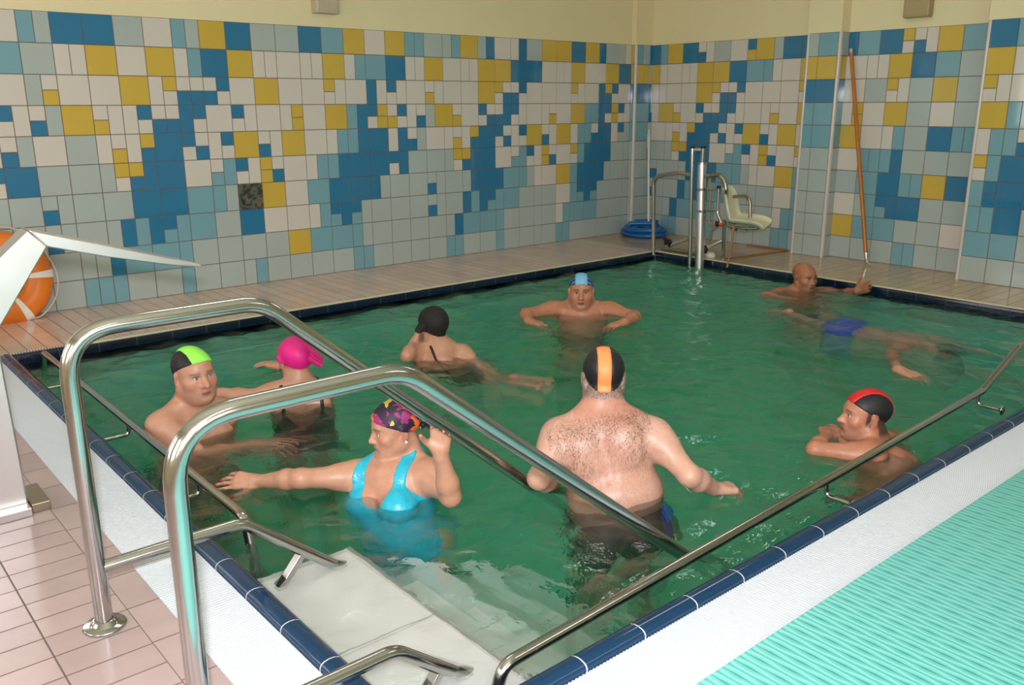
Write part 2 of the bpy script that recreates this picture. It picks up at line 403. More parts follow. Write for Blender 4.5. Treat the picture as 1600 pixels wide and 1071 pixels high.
# navy coping: glazed tiles with pale joints; near sides are rolled edges, far sides a band under the deck with shade painted in
def coping(name, p0, p1, inward, prof, tile=.224):
    p0 = Vector(p0); p1 = Vector(p1); d = (p1-p0); L = d.length; d.normalize(); inw = Vector(inward)
    mb = MB(); n = len(prof)
    def seg(a, b, mi, sh):
        vs = [p0 + d*s + inw*(u) + UP*(z - sh) for s in (a, b) for u, z in prof]
        mb.add(vs, [(i, i+1, n+i+1, n+i) for i in range(n-1)] , mi, True)
        mb.add([vs[i] for i in range(n)], [tuple(range(n))], mi); mb.add([vs[n+i] for i in range(n)], [tuple(range(n-1,-1,-1))], mi)
    s = 0
    while s < L-.001:
        e = min(s+tile, L); seg(s+.0025, e-.0025, 0, 0); 
        if e < L: seg(e-.0025, e+.0025, 1, .0008)
        s = e
    o = mb.build(name, [M['coping'] if prof is roll else M['band_tile_shaded'], M['coping_grout'] if prof is roll else M['band_grout_shaded']], fix=True); return tag(o, kind='structure')
roll = [(0,-.05),(0,.004),(.004,.012),(.012,.017),(.026,.020),(.042,.019),(.056,.014),(.066,.004),(.070,-.012),(.070,-.2),(.03,-.2)]
coping('trim_4', (CX0, CY0, 0), (CX0, PY1, 0), (1,0,0), roll)
coping('trim_5', (PX0, CY0, 0), (PX1, CY0, 0), (0,1,0), roll)
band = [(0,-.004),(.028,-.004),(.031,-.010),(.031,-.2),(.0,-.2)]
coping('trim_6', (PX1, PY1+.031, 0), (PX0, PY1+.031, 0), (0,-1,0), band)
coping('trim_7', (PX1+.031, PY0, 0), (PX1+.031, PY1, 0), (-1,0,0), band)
# pale strip along the deck edge on the far sides
ed = MB(); ed.box((-6.05, PY1+.002, -.004), (PX1+.02, PY1+.03, .006)); ed.box((PX1+.002, PY0-.05, -.004), (PX1+.03, PY1+.03, .006))
tag(ed.build('trim_8', M['deck_edge'], bevel=.002), kind='structure')
gu = MB()
gu.box((GX0, GY0, -.14), (CX0+.01, PY1+.06, -.12)); gu.box((CX0, GY0, -.14), (PX1+.1, CY0+.01, -.12))
gu.box((GX0-.01, GY0-.01, -.14), (GX0, PY1+.06, -.001)); gu.box((GX0, GY0-.01, -.14), (PX1+.1, GY0, -.001))
gu.box((CX0+.0, CY0, -.14), (CX0+.03, PY1+.06, -.05)); gu.box((CX0, CY0, -.14), (PX1, CY0+.03, -.05))
tag(gu.build('trim_9', M['gutter']), kind='structure')
def grating(name, x0, x1, y0, y1, along, label):
    """white plastic slats across the gutter"""
    mb = MB(); p = .0125; w = .0080
    L = (y1-y0) if along == 'y' else (x1-x0); n = int(L/p)
    for i in range(n):
        s = i*p; z0, z1 = -.022, .0
        if along == 'y':
            mb.add([(x0,y0+s,z0),(x1,y0+s,z0),(x1,y0+s+w,z0),(x0,y0+s+w,z0),(x0,y0+s+.0015,z1),(x1-.004,y0+s+.0015,z1),(x1-.004,y0+s+w-.0015,z1),(x0,y0+s+w-.0015,z1)], [(4,5,6,7),(0,1,5,4),(1,2,6,5),(2,3,7,6),(3,0,4,7)])
        else:
            mb.add([(x0+s,y0,z0),(x0+s+w,y0,z0),(x0+s+w,y1,z0),(x0+s,y1,z0),(x0+s+.0015,y0,z1),(x0+s+w-.0015,y0,z1),(x0+s+w-.0015,y1-.004,z1),(x0+s+.0015,y1-.004,z1)], [(4,5,6,7),(0,1,5,4),(1,2,6,5),(2,3,7,6),(3,0,4,7)])
    for u in (.03, .5, .97):
        if along == 'y': xx = x0+(x1-x0)*u; mb.box((xx-.006,y0,-.03),(xx+.006,y1,-.006))
        else: yy = y0+(y1-y0)*u; mb.box((x0,yy-.006,-.03),(x1,yy+.006,-.006))
    for a in (0, 1):   # feet resting in the channel
        if along == 'y': xx = (x0+.01, x1-.02)[a]; mb.box((xx,y0,-.12),(xx+.01,y1,-.02))
        else: yy = (y0+.01, y1-.02)[a]; mb.box((x0,yy,-.12),(x1,yy+.01,-.02))
    o = mb.build(name, M['grating']); return tag(o, label, 'drain grating')
grating('gutter_grating', GX0+.002, CX0-.001, CY0-.0, PY1+.02, 'y', 'white slatted gutter grating along the pink tiled deck')
grating('gutter_grating', GX0+.002, PX1, GY0+.002, CY0-.001, 'x', 'white slatted gutter grating beside the turquoise mat')
# narrow grating along the near end of the far deck
ng = MB()
for i in range(100): ng.box((-6.44+i*.0155, PY1+.033, -.02), (-6.44+i*.0155+.009, PY1+.062, .003))
ng.box((-6.44, PY1+.028, -.03), (-4.89, PY1+.068, .0012), 1)
tag(ng.build('edge_grating', [M['grating'], M['gutter_dark']]), 'narrow white slotted grating strip along the far deck under the long tiled wall', 'drain grating')

# turquoise ribbed mat
def mat_material():
    m, nt, b = new_mat('turquoise_ribbed_mat')
    tc = nt.nodes.new('ShaderNodeTexCoord')
    sx = nt.nodes.new('ShaderNodeSeparateXYZ'); nt.links.new(tc.outputs['Object'], sx.inputs[0])
    def mth(op, a=None, v=None, c=None):
        n = nt.nodes.new('ShaderNodeMath'); n.operation = op
        if a is not None: nt.links.new(a, n.inputs[0])
        if c is not None: nt.links.new(c, n.inputs[1])
        elif v is not None: n.inputs[1].default_value = v
        return n.outputs[0]
    PER = .024                                         # ribs across the mat; neighbours swing towards and away from each other
    sw = mth('MULTIPLY', mth('SINE', mth('MULTIPLY', sx.outputs[1], 2*PI/.15)), .0052)
    alt = mth('COSINE', mth('MULTIPLY', sx.outputs[0], PI/PER))
    x2 = mth('ADD', sx.outputs[0], None, mth('MULTIPLY', sw, None, alt))
    rib = mth('ADD', mth('MULTIPLY', mth('COSINE', mth('MULTIPLY', x2, 2*PI/PER)), .5), .5)
    rp = nt.nodes.new('ShaderNodeValToRGB'); e = rp.color_ramp.elements
    e[0].position = .01; e[0].color = (.06,.33,.31,1); e[1].position = .07; e[1].color = (.15,.54,.50,1)
    k = e.new(.85); k.color = (.16,.56,.52,1); k = e.new(.96); k.color = (.28,.68,.63,1)
    nt.links.new(rib, rp.inputs['Fac']); nt.links.new(rp.outputs['Color'], b.inputs['Base Color'])
    bp = nt.nodes.new('ShaderNodeBump'); bp.inputs['Strength'].default_value = .25; bp.inputs['Distance'].default_value = .003
    nt.links.new(rib, bp.inputs['Height']); nt.links.new(bp.outputs['Normal'], b.inputs['Normal'])
    b.inputs['Roughness'].default_value = .35
    return m
mm = MB(); mm.box((-7.6, -7.3, .0), (-.3, GY0-.004, .012))
o = mm.build('floor_mat', mat_material(), bevel=.003); tag(o, 'turquoise ribbed non-slip mat covering the deck next to the white grating', 'mat')

# white steps descending into the pool
st = MB()
SX = [PX0+.0, -6.0, -5.73, -5.46, -5.20]; SZ = [-.088, -.31, -.53, -.75]; SYA = -4.225
for i in range(4):
    st.box((SX[i]+(.0 if i else .002), PY0+.002, ZB), (SX[i+1], SYA, SZ[i]), 0)
    st.box((SX[i+1]-.012, PY0+.004, SZ[i]-.006), (SX[i+1]+.004, SYA+.002, SZ[i]+.002), 1 if i == 0 else 0)
    st.box((SX[i]+.004, -4.745, SZ[i]), (SX[i+1]-.012, -4.739, SZ[i]+.0012), 1)
o = st.build('pool_steps', [M['step_white'], M['step_joint']], bevel=.004); tag(o, 'white steps going down into the pool between the two steel handrails', 'steps')

# added unseen lamps that brighten deck and water (above and behind the photographer and over the pool)
for lx, ly in ((-6.6,-7.4), (-3.4,-7.4), (-5.2,-3.0), (-2.0,-3.0)):
    root = empty('fill_lamp', (lx, ly, ZC), 'long white added fill lamp under the ceiling, out of view', 'fill lamp', 'added fill lamps')
    q = MB(); q.box((lx-.75,ly-.11,ZC-.07),(lx+.75,ly+.11,ZC-.001)); q.build('housing', M['frame'], root, bevel=.008)
    q = MB(); q.box((lx-.72,ly-.09,ZC-.082),(lx+.72,ly+.09,ZC-.069)); q.build('diffuser', FILL_LAMP, root)
# ------------------------------------------------------------------ water
def water():
    m = bpy.data.materials.new('pool_water'); m.use_nodes = True; nt = m.node_tree; nt.nodes.remove(nt.nodes['Principled BSDF'])
    out = nt.nodes['Material Output']
    tc = nt.nodes.new('ShaderNodeTexCoord')
    n1 = nt.nodes.new('ShaderNodeTexNoise'); n1.inputs['Scale'].default_value = 16; n1.inputs['Detail'].default_value = 3
    nt.links.new(tc.outputs['Object'], n1.inputs['Vector'])
    bp = nt.nodes.new('ShaderNodeBump'); bp.inputs['Strength'].default_value = .55; bp.inputs['Distance'].default_value = .014
    nt.links.new(n1.outputs['Fac'], bp.inputs['Height'])
    fr = nt.nodes.new('ShaderNodeFresnel'); nt.links.new(bp.outputs['Normal'], fr.inputs['Normal'])
    ge = nt.nodes.new('ShaderNodeNewGeometry'); ir = nt.nodes.new('ShaderNodeMapRange')
    ir.inputs['To Min'].default_value = 1.33; ir.inputs['To Max'].default_value = 1/1.33
    nt.links.new(ge.outputs['Backfacing'], ir.inputs['Value']); nt.links.new(ir.outputs['Result'], fr.inputs['IOR'])
    gl = nt.nodes.new('ShaderNodeBsdfGlossy'); gl.inputs['Roughness'].default_value = .015; nt.links.new(bp.outputs['Normal'], gl.inputs['Normal'])
    rf = nt.nodes.new('ShaderNodeBsdfRefraction'); rf.inputs['IOR'].default_value = WATER_IOR; rf.inputs['Roughness'].default_value = 0.; nt.links.new(bp.outputs['Normal'], rf.inputs['Normal'])
    tr = nt.nodes.new('ShaderNodeBsdfTransparent')
    mx1 = nt.nodes.new('ShaderNodeMixShader'); mx1.inputs[0].default_value = WATER_CLEAR
    nt.links.new(rf.outputs[0], mx1.inputs[1]); nt.links.new(tr.outputs[0], mx1.inputs[2])
    mx2 = nt.nodes.new('ShaderNodeMixShader'); nt.links.new(fr.outputs[0], mx2.inputs[0])
    nt.links.new(mx1.outputs[0], mx2.inputs[1]); nt.links.new(gl.outputs[0], mx2.inputs[2])
    nt.links.new(mx2.outputs[0], out.inputs['Surface'])
    ab = nt.nodes.new('ShaderNodeVolumeAbsorption'); ab.inputs['Color'].default_value = (.0, .80, .55, 1); ab.inputs['Density'].default_value = WATER_DENS
    sc_ = nt.nodes.new('ShaderNodeVolumeScatter'); sc_.inputs['Color'].default_value = (.03, .80, .44, 1); sc_.inputs['Density'].default_value = WATER_MURK; sc_.inputs['Anisotropy'].default_value = .3
    ad = nt.nodes.new('ShaderNodeAddShader'); nt.links.new(ab.outputs[0], ad.inputs[0]); nt.links.new(sc_.outputs[0], ad.inputs[1])
    nt.links.new(ad.outputs[0], out.inputs['Volume'])
    try: m.cycles.homogeneous_volume = True
    except Exception: pass
    return m
WATER_IOR = 1.24; WATER_CLEAR = .32; WATER_DENS = .42; WATER_MURK = .32
def wave(x, y):
    h = 0.
    for a, s, sx, sy, ox in ((.016, 2.3, 1, 1.6, 0), (.011, 4.8, 1.5, 1, 7), (.0105, 9.0, 1, 1.3, 3), (.0042, 19, 1, 1, 9)):
        h += a * noise.noise(Vector((x*s*sx+ox, y*s*sy-ox, ox)))
    # swirl around the bathers close to the steps
    for cx, cy, r in ((-5.0, -4.5, .55), (-5.6, -3.95, .5), (-3.95, -4.8, .5), (-3.0, -2.3, .6), (-6.0, -2.9, .5), (-2.3, -4.2, .7)):
        d = math.hypot(x-cx, y-cy)
        if d < r*2: h += .003*math.sin(d*34)*math.exp(-(d/r)**2*1.2)
    return h
def make_water():
    dx = .022; x0, x1, y0, y1 = PX0-.012, PX1+.012, PY0-.012, PY1+.012
    nx = int((x1-x0)/dx); ny = int((y1-y0)/dx)
    vs = []; fs = []
    for j in range(ny+1):
        for i in range(nx+1):
            x = x0+(x1-x0)*i/nx; y = y0+(y1-y0)*j/ny
            vs.append((x, y, ZW + wave(x, y)))
    W = nx+1
    for j in range(ny):
        for i in range(nx): fs.append((j*W+i, j*W+i+1, (j+1)*W+i+1, (j+1)*W+i))
    bz = ZB-.02; n0 = len(vs)
    ring = [i for i in range(W)] + [j*W+nx for j in range(1, ny+1)] + [ny*W+i for i in range(nx-1,-1,-1)] + [j*W for j in range(ny-1,0,-1)]
    for r in ring: vs.append((vs[r][0], vs[r][1], bz))
    K = len(ring)
    for k in range(K): fs.append((ring[(k+1)%K], ring[k], n0+k, n0+(k+1)%K))
    fs.append(tuple(n0+k for k in range(K-1,-1,-1)))
    me = bpy.data.meshes.new('pool_water'); me.from_pydata(vs, [], fs); me.materials.append(water())
    me.polygons.foreach_set('use_smooth', [True]*(len(fs)-K-1)+[False]*(K+1)); me.update()
    o = bpy.data.objects.new('pool_water', me); C.objects.link(o)
    tag(o, 'choppy green pool water filling the basin', 'water', kind='stuff')
make_water()

# ------------------------------------------------------------------ stair handrails
def flange(parent, c, m=M['chrome']):
    b = MB(); b.lathe((c[0], c[1], 0), (0,0,1), [(.001,.0),(.056,.0),(.058,.004),(.054,.008),(.040,.010),(.034,.015),(.030,.022),(.026,.024),(.024,.024)], 28)
    return b.build('base_flange', m, parent)
def handrail(y, px_, top, rad, main, low, strut, label):
    root = empty('stair_handrail', (px_, y, 0), label, 'handrail', 'steel handrails beside the pool steps')
    b = MB(); b.tube(bend([(px_, y, .002)] + main, rad, 9), .0232, 20); b.build('rail', M['chrome'], root)
    b = MB(); b.tube(bend([(px_+.015, y, low[0][2])] + low[1:], .09, 8), .0185, 18); b.build('lower_rail', M['chrome'], root)
    if strut:
        b = MB(); s0, s1 = Vector(strut[0]), Vector(strut[1]); d = (s1-s0)
        b.obox((s0+s1)/2, d/2, Vector((0,.017,0)), d.cross(Vector((0,1,0))).normalized()*.010)
        b.build('strut', M['chrome'], root, bevel=.003)
    flange(root, (px_, y, 0))
    return root
handrail(-4.30, -6.815, .845, None and 0 or [.13,.17,.06,.05], [(-6.815,-4.30,.845), (-6.285,-4.30,.845), (-5.06,-4.30,-.19), (-5.00,-4.30,-.30), (-5.00,-4.30,ZB+.002)],
         [(-6.80,-4.30,.178), (-6.40,-4.30,.178), (-6.05,-4.30,-.115), (-5.5,-4.30,-.56)], [(-6.21,-4.295,.01), (-6.33,-4.295,-.13)],
         'bent steel stair handrail with a round base plate, ending beside the orange-striped cap man')
handrail(-5.03, -6.815, .81, [.14,.19,.06,.05], [(-6.815,-5.03,.805), (-6.275,-5.03,.805), (-4.98,-5.03,-.23), (-4.93,-5.03,-.33), (-4.93,-5.03,ZB+.002)],
         [(-6.80,-5.03,.085), (-6.33,-5.03,.085), (-5.98,-5.03,-.20), (-5.5,-5.03,-.6)], [(-6.19,-5.025,-.03), (-6.30,-5.025,-.16)],
         'bent steel stair handrail crossing in front of the bare-backed man, nearest the turquoise mat')

# rails along the pool walls
def side_rail(pts, rad, brackets, wall_dir, label, r=.0175):
    root = empty('wall_rail', pts[0], label, 'handrail')
    b = MB(); b.tube(bend(pts, rad, 7), r, 16); b.build('rail', M['chrome'], root)
    for p in brackets:
        p = Vector(p); w = Vector(wall_dir); b = MB()
        b.tube(bend([p+UP*-.005, p-UP*.055, p-UP*.055+w], .03, 6), .0085, 12)
        b.lathe(p-UP*.055+w*.97, -w, [(.001,0),(.024,0),(.024,.004),(.012,.008),(.009,.02)], 16)
        b.build('bracket', M['chrome'], root)
    return root
side_rail([(-6.255,-1.16,-.16), (-6.255,-1.22,.028), (-6.255,-3.965,.022), (-6.255,-4.06,-.30), (-6.36,-4.06,-.34)], [.06,.06,.05],
          [(-6.255,-1.75,.02), (-6.255,-2.72,.02), (-6.255,-3.55,.02)], (-.13,0,0), 'thin steel rail running along the pool wall beside the shorter white grating')
side_rail([(-6.175,-5.165,-.22), (-6.09,-5.165,.005), (-3.02,-5.075,.055), (-2.60,-5.065,.20), (-1.75,-5.06,.26), (-1.7,-5.06,-.2)], [.05,.03,.08,.06],
          [(-4.47,-5.118,.025), (-3.05,-5.075,.05)], (0,-.12,0), 'long steel rail above the water beside the turquoise mat')

# ------------------------------------------------------------------ steel water spout (left)
def spout():
    root = empty('water_spout', (-6.87, -3.3, 0), 'brushed steel water spout on a column, its flat nozzle reaching over the pool', 'water spout')
    # column: wide flat sheet-metal duct
    b = MB(); Y0, Y1 = -3.37, -3.24
    x0, x1 = -7.13, -6.80
    b.add([(x0,Y0,.03),(x1,Y0,.03),(x1,Y1,.03),(x0,Y1,.03),(x0+.02,Y0,.60),(x1-.012,Y0,.60),(x1-.012,Y1,.60),(x0+.02,Y1,.60)],
          [(0,1,5,4),(1,2,6,5),(2,3,7,6),(3,0,4,7),(4,5,6,7),(0,3,2,1)])
    b.build('column', M['steel'], root, bevel=.006)
    # inclined arm rising to the crest, then the nozzle falling towards the pool
    Ya, Yb = -3.385, -3.275
    def duct(secs, name):
        b = MB()
        vs = [v for s in secs for v in s]
        fs = []
        for i in range(len(secs)-1):
            for k in range(4): fs.append((i*4+k, i*4+(k+1)%4, (i+1)*4+(k+1)%4, (i+1)*4+k))
        fs += [(3,2,1,0), tuple(len(vs)-4+k for k in range(4))]
        b.add(vs, fs); return b.build(name, M['steel'], root, bevel=.004, fix=True)
    def sec(x, z, dx, dz, ya, yb):   # thickness vector (dx,dz)
        return [(x,ya,z),(x+dx,ya,z+dz),(x+dx,yb,z+dz),(x,yb,z)]
    duct([sec(-7.16,.56,.20,-.06,Ya,Yb), sec(-7.02,.70,.16,-.10,Ya,Yb), sec(-6.676,.995,.052,-.058,Ya,Yb)], 'arm')
    duct([sec(-6.676,.997,.052,-.062,Ya,Yb), sec(-6.45,.925,.012,-.046,Ya-.004,Yb+.022), sec(-6.23,.853,.006,-.028,Ya-.008,Yb+.045), sec(-6.108,.816,.004,-.014,Ya-.010,Ya+.03)], 'nozzle')
    b = MB(); b.box((-7.2,-3.42,.0),(-6.80,-3.20,.032)); b.build('base_plate', M['steel'], root, bevel=.003)
    b = MB(); b.box((-6.797,-3.40,.0),(-6.735,-3.20,.034)); b.build('base_plate', M['steel_dark'], root, bevel=.003)
spout()

# ------------------------------------------------------------------ lifebuoy against the wall
def lifebuoy():
    c = Vector((-6.225, -.105, .285)); Rr, r = .235, .088
    tilt = R(8); ax = Vector((1,0,0)); az = Vector((0, math.sin(tilt), math.cos(tilt))); ay = ax.cross(az)
    root = empty('lifebuoy', c, 'orange lifebuoy with white bands leaning on the tiled wall behind the steel spout', 'lifebuoy')
    def ringmesh(name, a0, a1, rad, m, flat=.8, ncap=False):
        b = MB(); n = 40 if a1-a0 > 3 else 8; q = 20
        rings = []
        full = a1-a0 > 6.2
        for i in range(n if full else n+1):
            a = a0+(a1-a0)*i/n; d = ax*math.cos(a)+az*math.sin(a); cc = c+d*Rr
            rings.append([cc + d*rad*math.cos(2*PI*k/q) + ay*rad*flat*math.sin(2*PI*k/q) for k in range(q)])
        vs = [v for g in rings for v in g]; K = len(rings); fs = []
        for i in range(K if full else K-1):
            for k in range(q): fs.append((i*q+k, i*q+(k+1)%q, ((i+1)%K)*q+(k+1)%q, ((i+1)%K)*q+k))
        b.add(vs, fs, 0, True)
        if not full: b.add(rings[0], [tuple(range(q))]); b.add(rings[-1], [tuple(range(q-1,-1,-1))])
        return b.build(name, m, root, fix=True)
    ringmesh('ring', 0, 2*PI, r, M['orange_ring'])
    for a in (0.02, PI/2+.02, PI+.02, -PI/2+.45): ringmesh('band', a-.085, a+.085, r+.003, M['white_band'])
    b = MB()
    for j in range(4):
        a0 = j*PI/2+.35; pts = []
        for i in range(13):
            t = i/12; a = a0+PI/2*t; d = ax*math.cos(a)+az*math.sin(a)
            p = c+d*(Rr+r+.006+.022*math.sin(PI*t)) + ay*(.02)
            p.z = max(p.z, .008); p.y = min(p.y, -.012); pts.append(p)
        b.tube(pts, .006, 8)
    b.build('grab_rope', M['rope'], root)
lifebuoy()

# ------------------------------------------------------------------ far corner: hose, poles, pool lift
def coil():
    root = empty('pool_hose', (.02,-.26,0), 'thick blue hose coiled on the deck in the far corner', 'hose')
    b = MB(); pts = []; rr = random.Random(2)
    for i in range(260):
        a = i/260*2*PI*6.2; k = i/260
        rad = .27 - .055*((int(a/(2*PI)) % 3)+(a/(2*PI)) % 1) + .02*math.sin(a*1.3+int(a/(2*PI))); z = .026 + .05*int(a/(2*PI)/3) + .016*math.sin(a*.9+2*int(a/(2*PI)))**2
        pts.append((-.06+math.cos(a)*rad*.82, -.33+math.sin(a)*rad*1.02, z))
    b.tube(pts, .0235, 10); b.build('hose', M['blue_hose'], root)
    b = MB(); b.tube(bend([(-.2,-.22,.09),(-.20,-.22,.14),(-.03,-.40,.14),(.04,-.44,.08)], .06, 6), .0235, 10); b.build('loose_end', M['blue_hose'], root)
coil()
def white_pole():
    root = empty('telescopic_pole', (.03,-.30,.13), 'thin white telescopic pole standing in the coiled blue hose in the corner', 'pole')
    b = MB(); b.tube([(.03,-.30,.10),(.10,-.20,.95)], .011, 12); b.build('shaft', M['white_plastic'], root)
    b = MB(); b.tube([(.099,-.202,.93),(.112,-.184,1.07)], .019, 12); b.build('grip', M['grating'], root)
    b = MB(); b.tube([(.112,-.184,1.07),(.118,-.176,1.13)], [.013,.005], 12); b.build('tip', M['steel'], root)
white_pole()
def long_pole():
    root = empty('wooden_pole', (.08,-2.83,0), 'long varnished orange-brown pole leaning on the tiled wall right of the pilaster', 'pole')
    a = Vector((.08,-2.80,.105)); t = Vector((.236,-2.392,1.825))
    b = MB(); b.tube([a, t], [.019,.016], 14); b.build('shaft', M['wood_pole'], root)
    d = (a-t).normalized()
    b = MB(); b.tube([a-d*.002, a+d*.05, a+d*.085], [.020,.016,.006], 12); b.tube([a+d*.03, a+d*.095+Vector((0,-.015,0)), a+d*.10+Vector((0,-.05,.0))], .004, 8); b.build('hook', M['steel'], root)
    b = MB(); b.tube([t-d*-.001, t-d*.035], [.0175,.014], 12); b.build('end_cap', M['box_beige'], root)
    m_ = a*.62+t*.38
    b = MB(); b.tube([m_, m_-d*.012], .0205, 14); b.build('collar', M['red_knob'], root)
long_pole()
def lift():
    X = -.84
    def P(x, y, X=X):                    # point in the plane of the lift
        v = CAM_R @ Vector(((x-800)/F_PX, -(y-535.5)/F_PX, -1.0)); return CAM_O + v*((X-CAM_O.x)/v.x)
    root = empty('pool_lift', (X,-1.5,0), 'steel pool lift frame with a thick lifting post at the far corner of the pool', 'pool lift')
    def tb(name, pts, r, m=M['chrome'], rad=None, n=14):
        b = MB(); b.tube(bend(pts, rad, 7) if rad else pts, r, n); return b.build(name, m, root)
    l0 = P(1021,398)
    tb('grab_rail', [l0, P(1021,276), P(1062,270), P(1080,274)], .019, rad=[.10,.02])
    tb('guide_post', [P(1077,440), P(1082,230)], .0185)
    tb('lifting_post', [P(1092,445), P(1097,256)], .040, M['steel'], n=24)
    for y in (296, 330):
        c0 = P(1096,y); b = MB(); b.tube([c0-UP*.012, c0+UP*.012], .0425, 24); b.build('clamp_ring', M['chrome'], root)
    b = MB(); b.tube([P(1097,257), P(1097,254)], .043, 24); b.build('collar', M['chrome'], root)
    tb('piston_rod', [P(1097,258), P(1099,230)], .0185)
    for p in (P(1082,230), P(1099,230)):
        b = MB(); b.tube([p-UP*.012, p+UP*.010], .024, 14); b.build('end_cap', M['black'], root)
    b = MB(); b.tube([P(1083,234), P(1098,234)], .013, 12); b.build('cross_bar', M['box_beige'], root)
    tb('grab_rail', [P(1104,276), P(1124,273), P(1133,285), P(1135,300), P(1135,312,-.4)], .018, M['steel_dark'], rad=[.05,.05,.03])
    tb('seat_post', [P(1123,293), P(1121,332), P(1128,349)], .017, rad=[.06])
    for y in (296, 329): tb('rung', [P(1104,y), P(1122,y)], .009)
    b = MB(); b.tube([P(1123,295), P(1123,290)], .019, 12); b.build('end_cap', M['black'], root)
    lb = P(1130,402,-.62); lb.z = 0.
    tb('support_leg', [P(1132,345,-.66), lb], .017)
    b = MB(); b.lathe((lb.x,lb.y,0), (0,0,1), [(.001,0),(.035,0),(.035,.006),(.018,.010)], 16); b.build('base_flange', M['chrome'], root)
    a0 = Vector((-.66,-1.10,.03)); a1 = P(1074,374,-.35)
    tb('floor_bar', [a0, a1], .018, M['steel']); tb('floor_bar', [P(1106,386,-.66), P(1131,375,-.60)], .018, M['steel'])
    tb('floor_bar', [Vector((-.70,-1.12,.03)), Vector((-.72,-1.55,.03))], .020, M['steel_dark'])
    cc = P(1043,381,-.60); b = MB(); b.obox(cc, Vector((.02,0,0)), Vector((0,.028,0)), Vector((0,0,.045))); b.lathe(cc+UP*.03, (0,1,.3), [(.001,-.05),(.015,-.05),(.02,0),(.015,.05),(.001,.05)], 12); b.build('clamp', M['black'], root, bevel=.004)
    cc = P(1102,390,-.66); b = MB(); b.lathe(cc, RH, [(.001,-.02),(.035,-.02),(.035,.02),(.001,.02)], 18); b.build('wheel', M['black'], root)
    # seat: moulded shell, side view seen by the camera; width along the view
    st = empty('seat_shell', (X,-1.9,.5)); st.parent = root; st.matrix_parent_inverse = Matrix.Translation(-Vector(root.location)); bpy.data.objects.remove(st)
    prof = [(1131,292),(1133,300),(1136,318),(1139,335),(1143,345),(1150,347),(1165,349),(1180,350),(1190,353),(1195,358)]
    w = Vector((.22, .10, 0)); b = MB(); vs = []; n = len(prof)
    ctr = [P(x, y, -.62) for x, y in prof]
    for i, p in enumerate(ctr):
        t = (ctr[min(i+1,n-1)]-ctr[max(i-1,0)]).normalized(); nn = t.cross(w).normalized()
        if nn.z < 0 and i > 4: nn = -nn
        if i <= 4 and nn.y > 0: nn = -nn
        ww = .55+.45*math.sin(PI*min(1,(i+1)/4)/2) if i < 4 else 1.
        for s, lift_ in ((-1,.055),(-.85,.012),(-.4,0),(.4,0),(.85,.012),(1,.055)):
            vs.append(p + w*s*ww + nn*lift_*(1 if i > 0 else .3))
    fs = [(i*6+k, i*6+k+1, (i+1)*6+k+1, (i+1)*6+k) for i in range(n-1) for k in range(5)]
    b.add(vs, fs, 0, True); o = b.build('seat', M['seat_plastic'], root)
    sl = o.modifiers.new('thick', 'SOLIDIFY'); sl.thickness = .012; sb = o.modifiers.new('smooth', 'SUBSURF'); sb.levels = 1; sb.render_levels = 2
    b = MB(); b.tube(bend([P(1136,352,-.80), P(1150,357,-.80), P(1184,358,-.80), P(1186,352,-.80)], .03, 5), .013, 10)
    b.tube(bend([P(1138,346,-.42), P(1150,350,-.42), P(1183,352,-.42), P(1185,347,-.42)], .03, 5), .013, 10)
    b.obox(P(1160,355,-.62), w*.9, Vector((0,.09,0)), Vector((0,0,.008))); b.build('seat_frame', M['chrome'], root)
    tb('armrest', [P(1140,308,-.45), P(1164,306,-.45), P(1172,312,-.45), P(1172,346,-.45)], .015, M['steel_dark'], rad=[.03,.05])
    cc = P(1127,350); b = MB(); b.lathe(cc, RH, [(.001,-.035),(.022,-.035),(.022,.01),(.012,.015),(.001,.015)], 14); b.build('knob', M['red_knob'], root)
    b = MB(); b.lathe(cc-RH*.04, RH, [(.001,-.012),(.024,-.012),(.024,.012),(.001,.012)], 14); b.build('knob_ring', M['black'], root)
    q = P(1106,399,-.66); q.z = .005
    tb('supply_hose', [P(1108,275,-.66), P(1110,300,-.64), P(1108,330,-.62), P(1107,350,-.62), P(1118,352,-.62), P(1132,344,-.62)], .011, M['hose_beige'], rad=[.05,.1,.06,.06])
    tb('supply_hose', [P(1126,349), P(1112,362,-.72), P(1106,382,-.66), q], .011, M['hose_beige'], rad=[.06,.08])
    tb('drain_hose', [P(1146,352), P(1144,378), P(1139,405), P(1136,418)], .010, M['hose_rust'], rad=[.15,.15])
    b = MB(); b.lathe((q.x+.0,q.y-.03,0), (0,0,1), [(.001,0),(.05,0),(.048,.03),(.03,.05),(.001,.055)], 16); b.build('foot', M['white_plastic'], root)
lift()
# thin brown cable-like strip lying on the deck beside the lift
fs_ = MB(); fs_.tube(bend([(-.62,-1.80,.008),(.21,-1.93,.008),(XB-.04,-1.90,.012),(XB-.045,-1.45,.012)], .05, 5), .0075, 8)
tag(fs_.build('floor_cable', M['hose_rust']), 'brown cable lying on the deck from the pool lift to the tiled wall', 'cable')
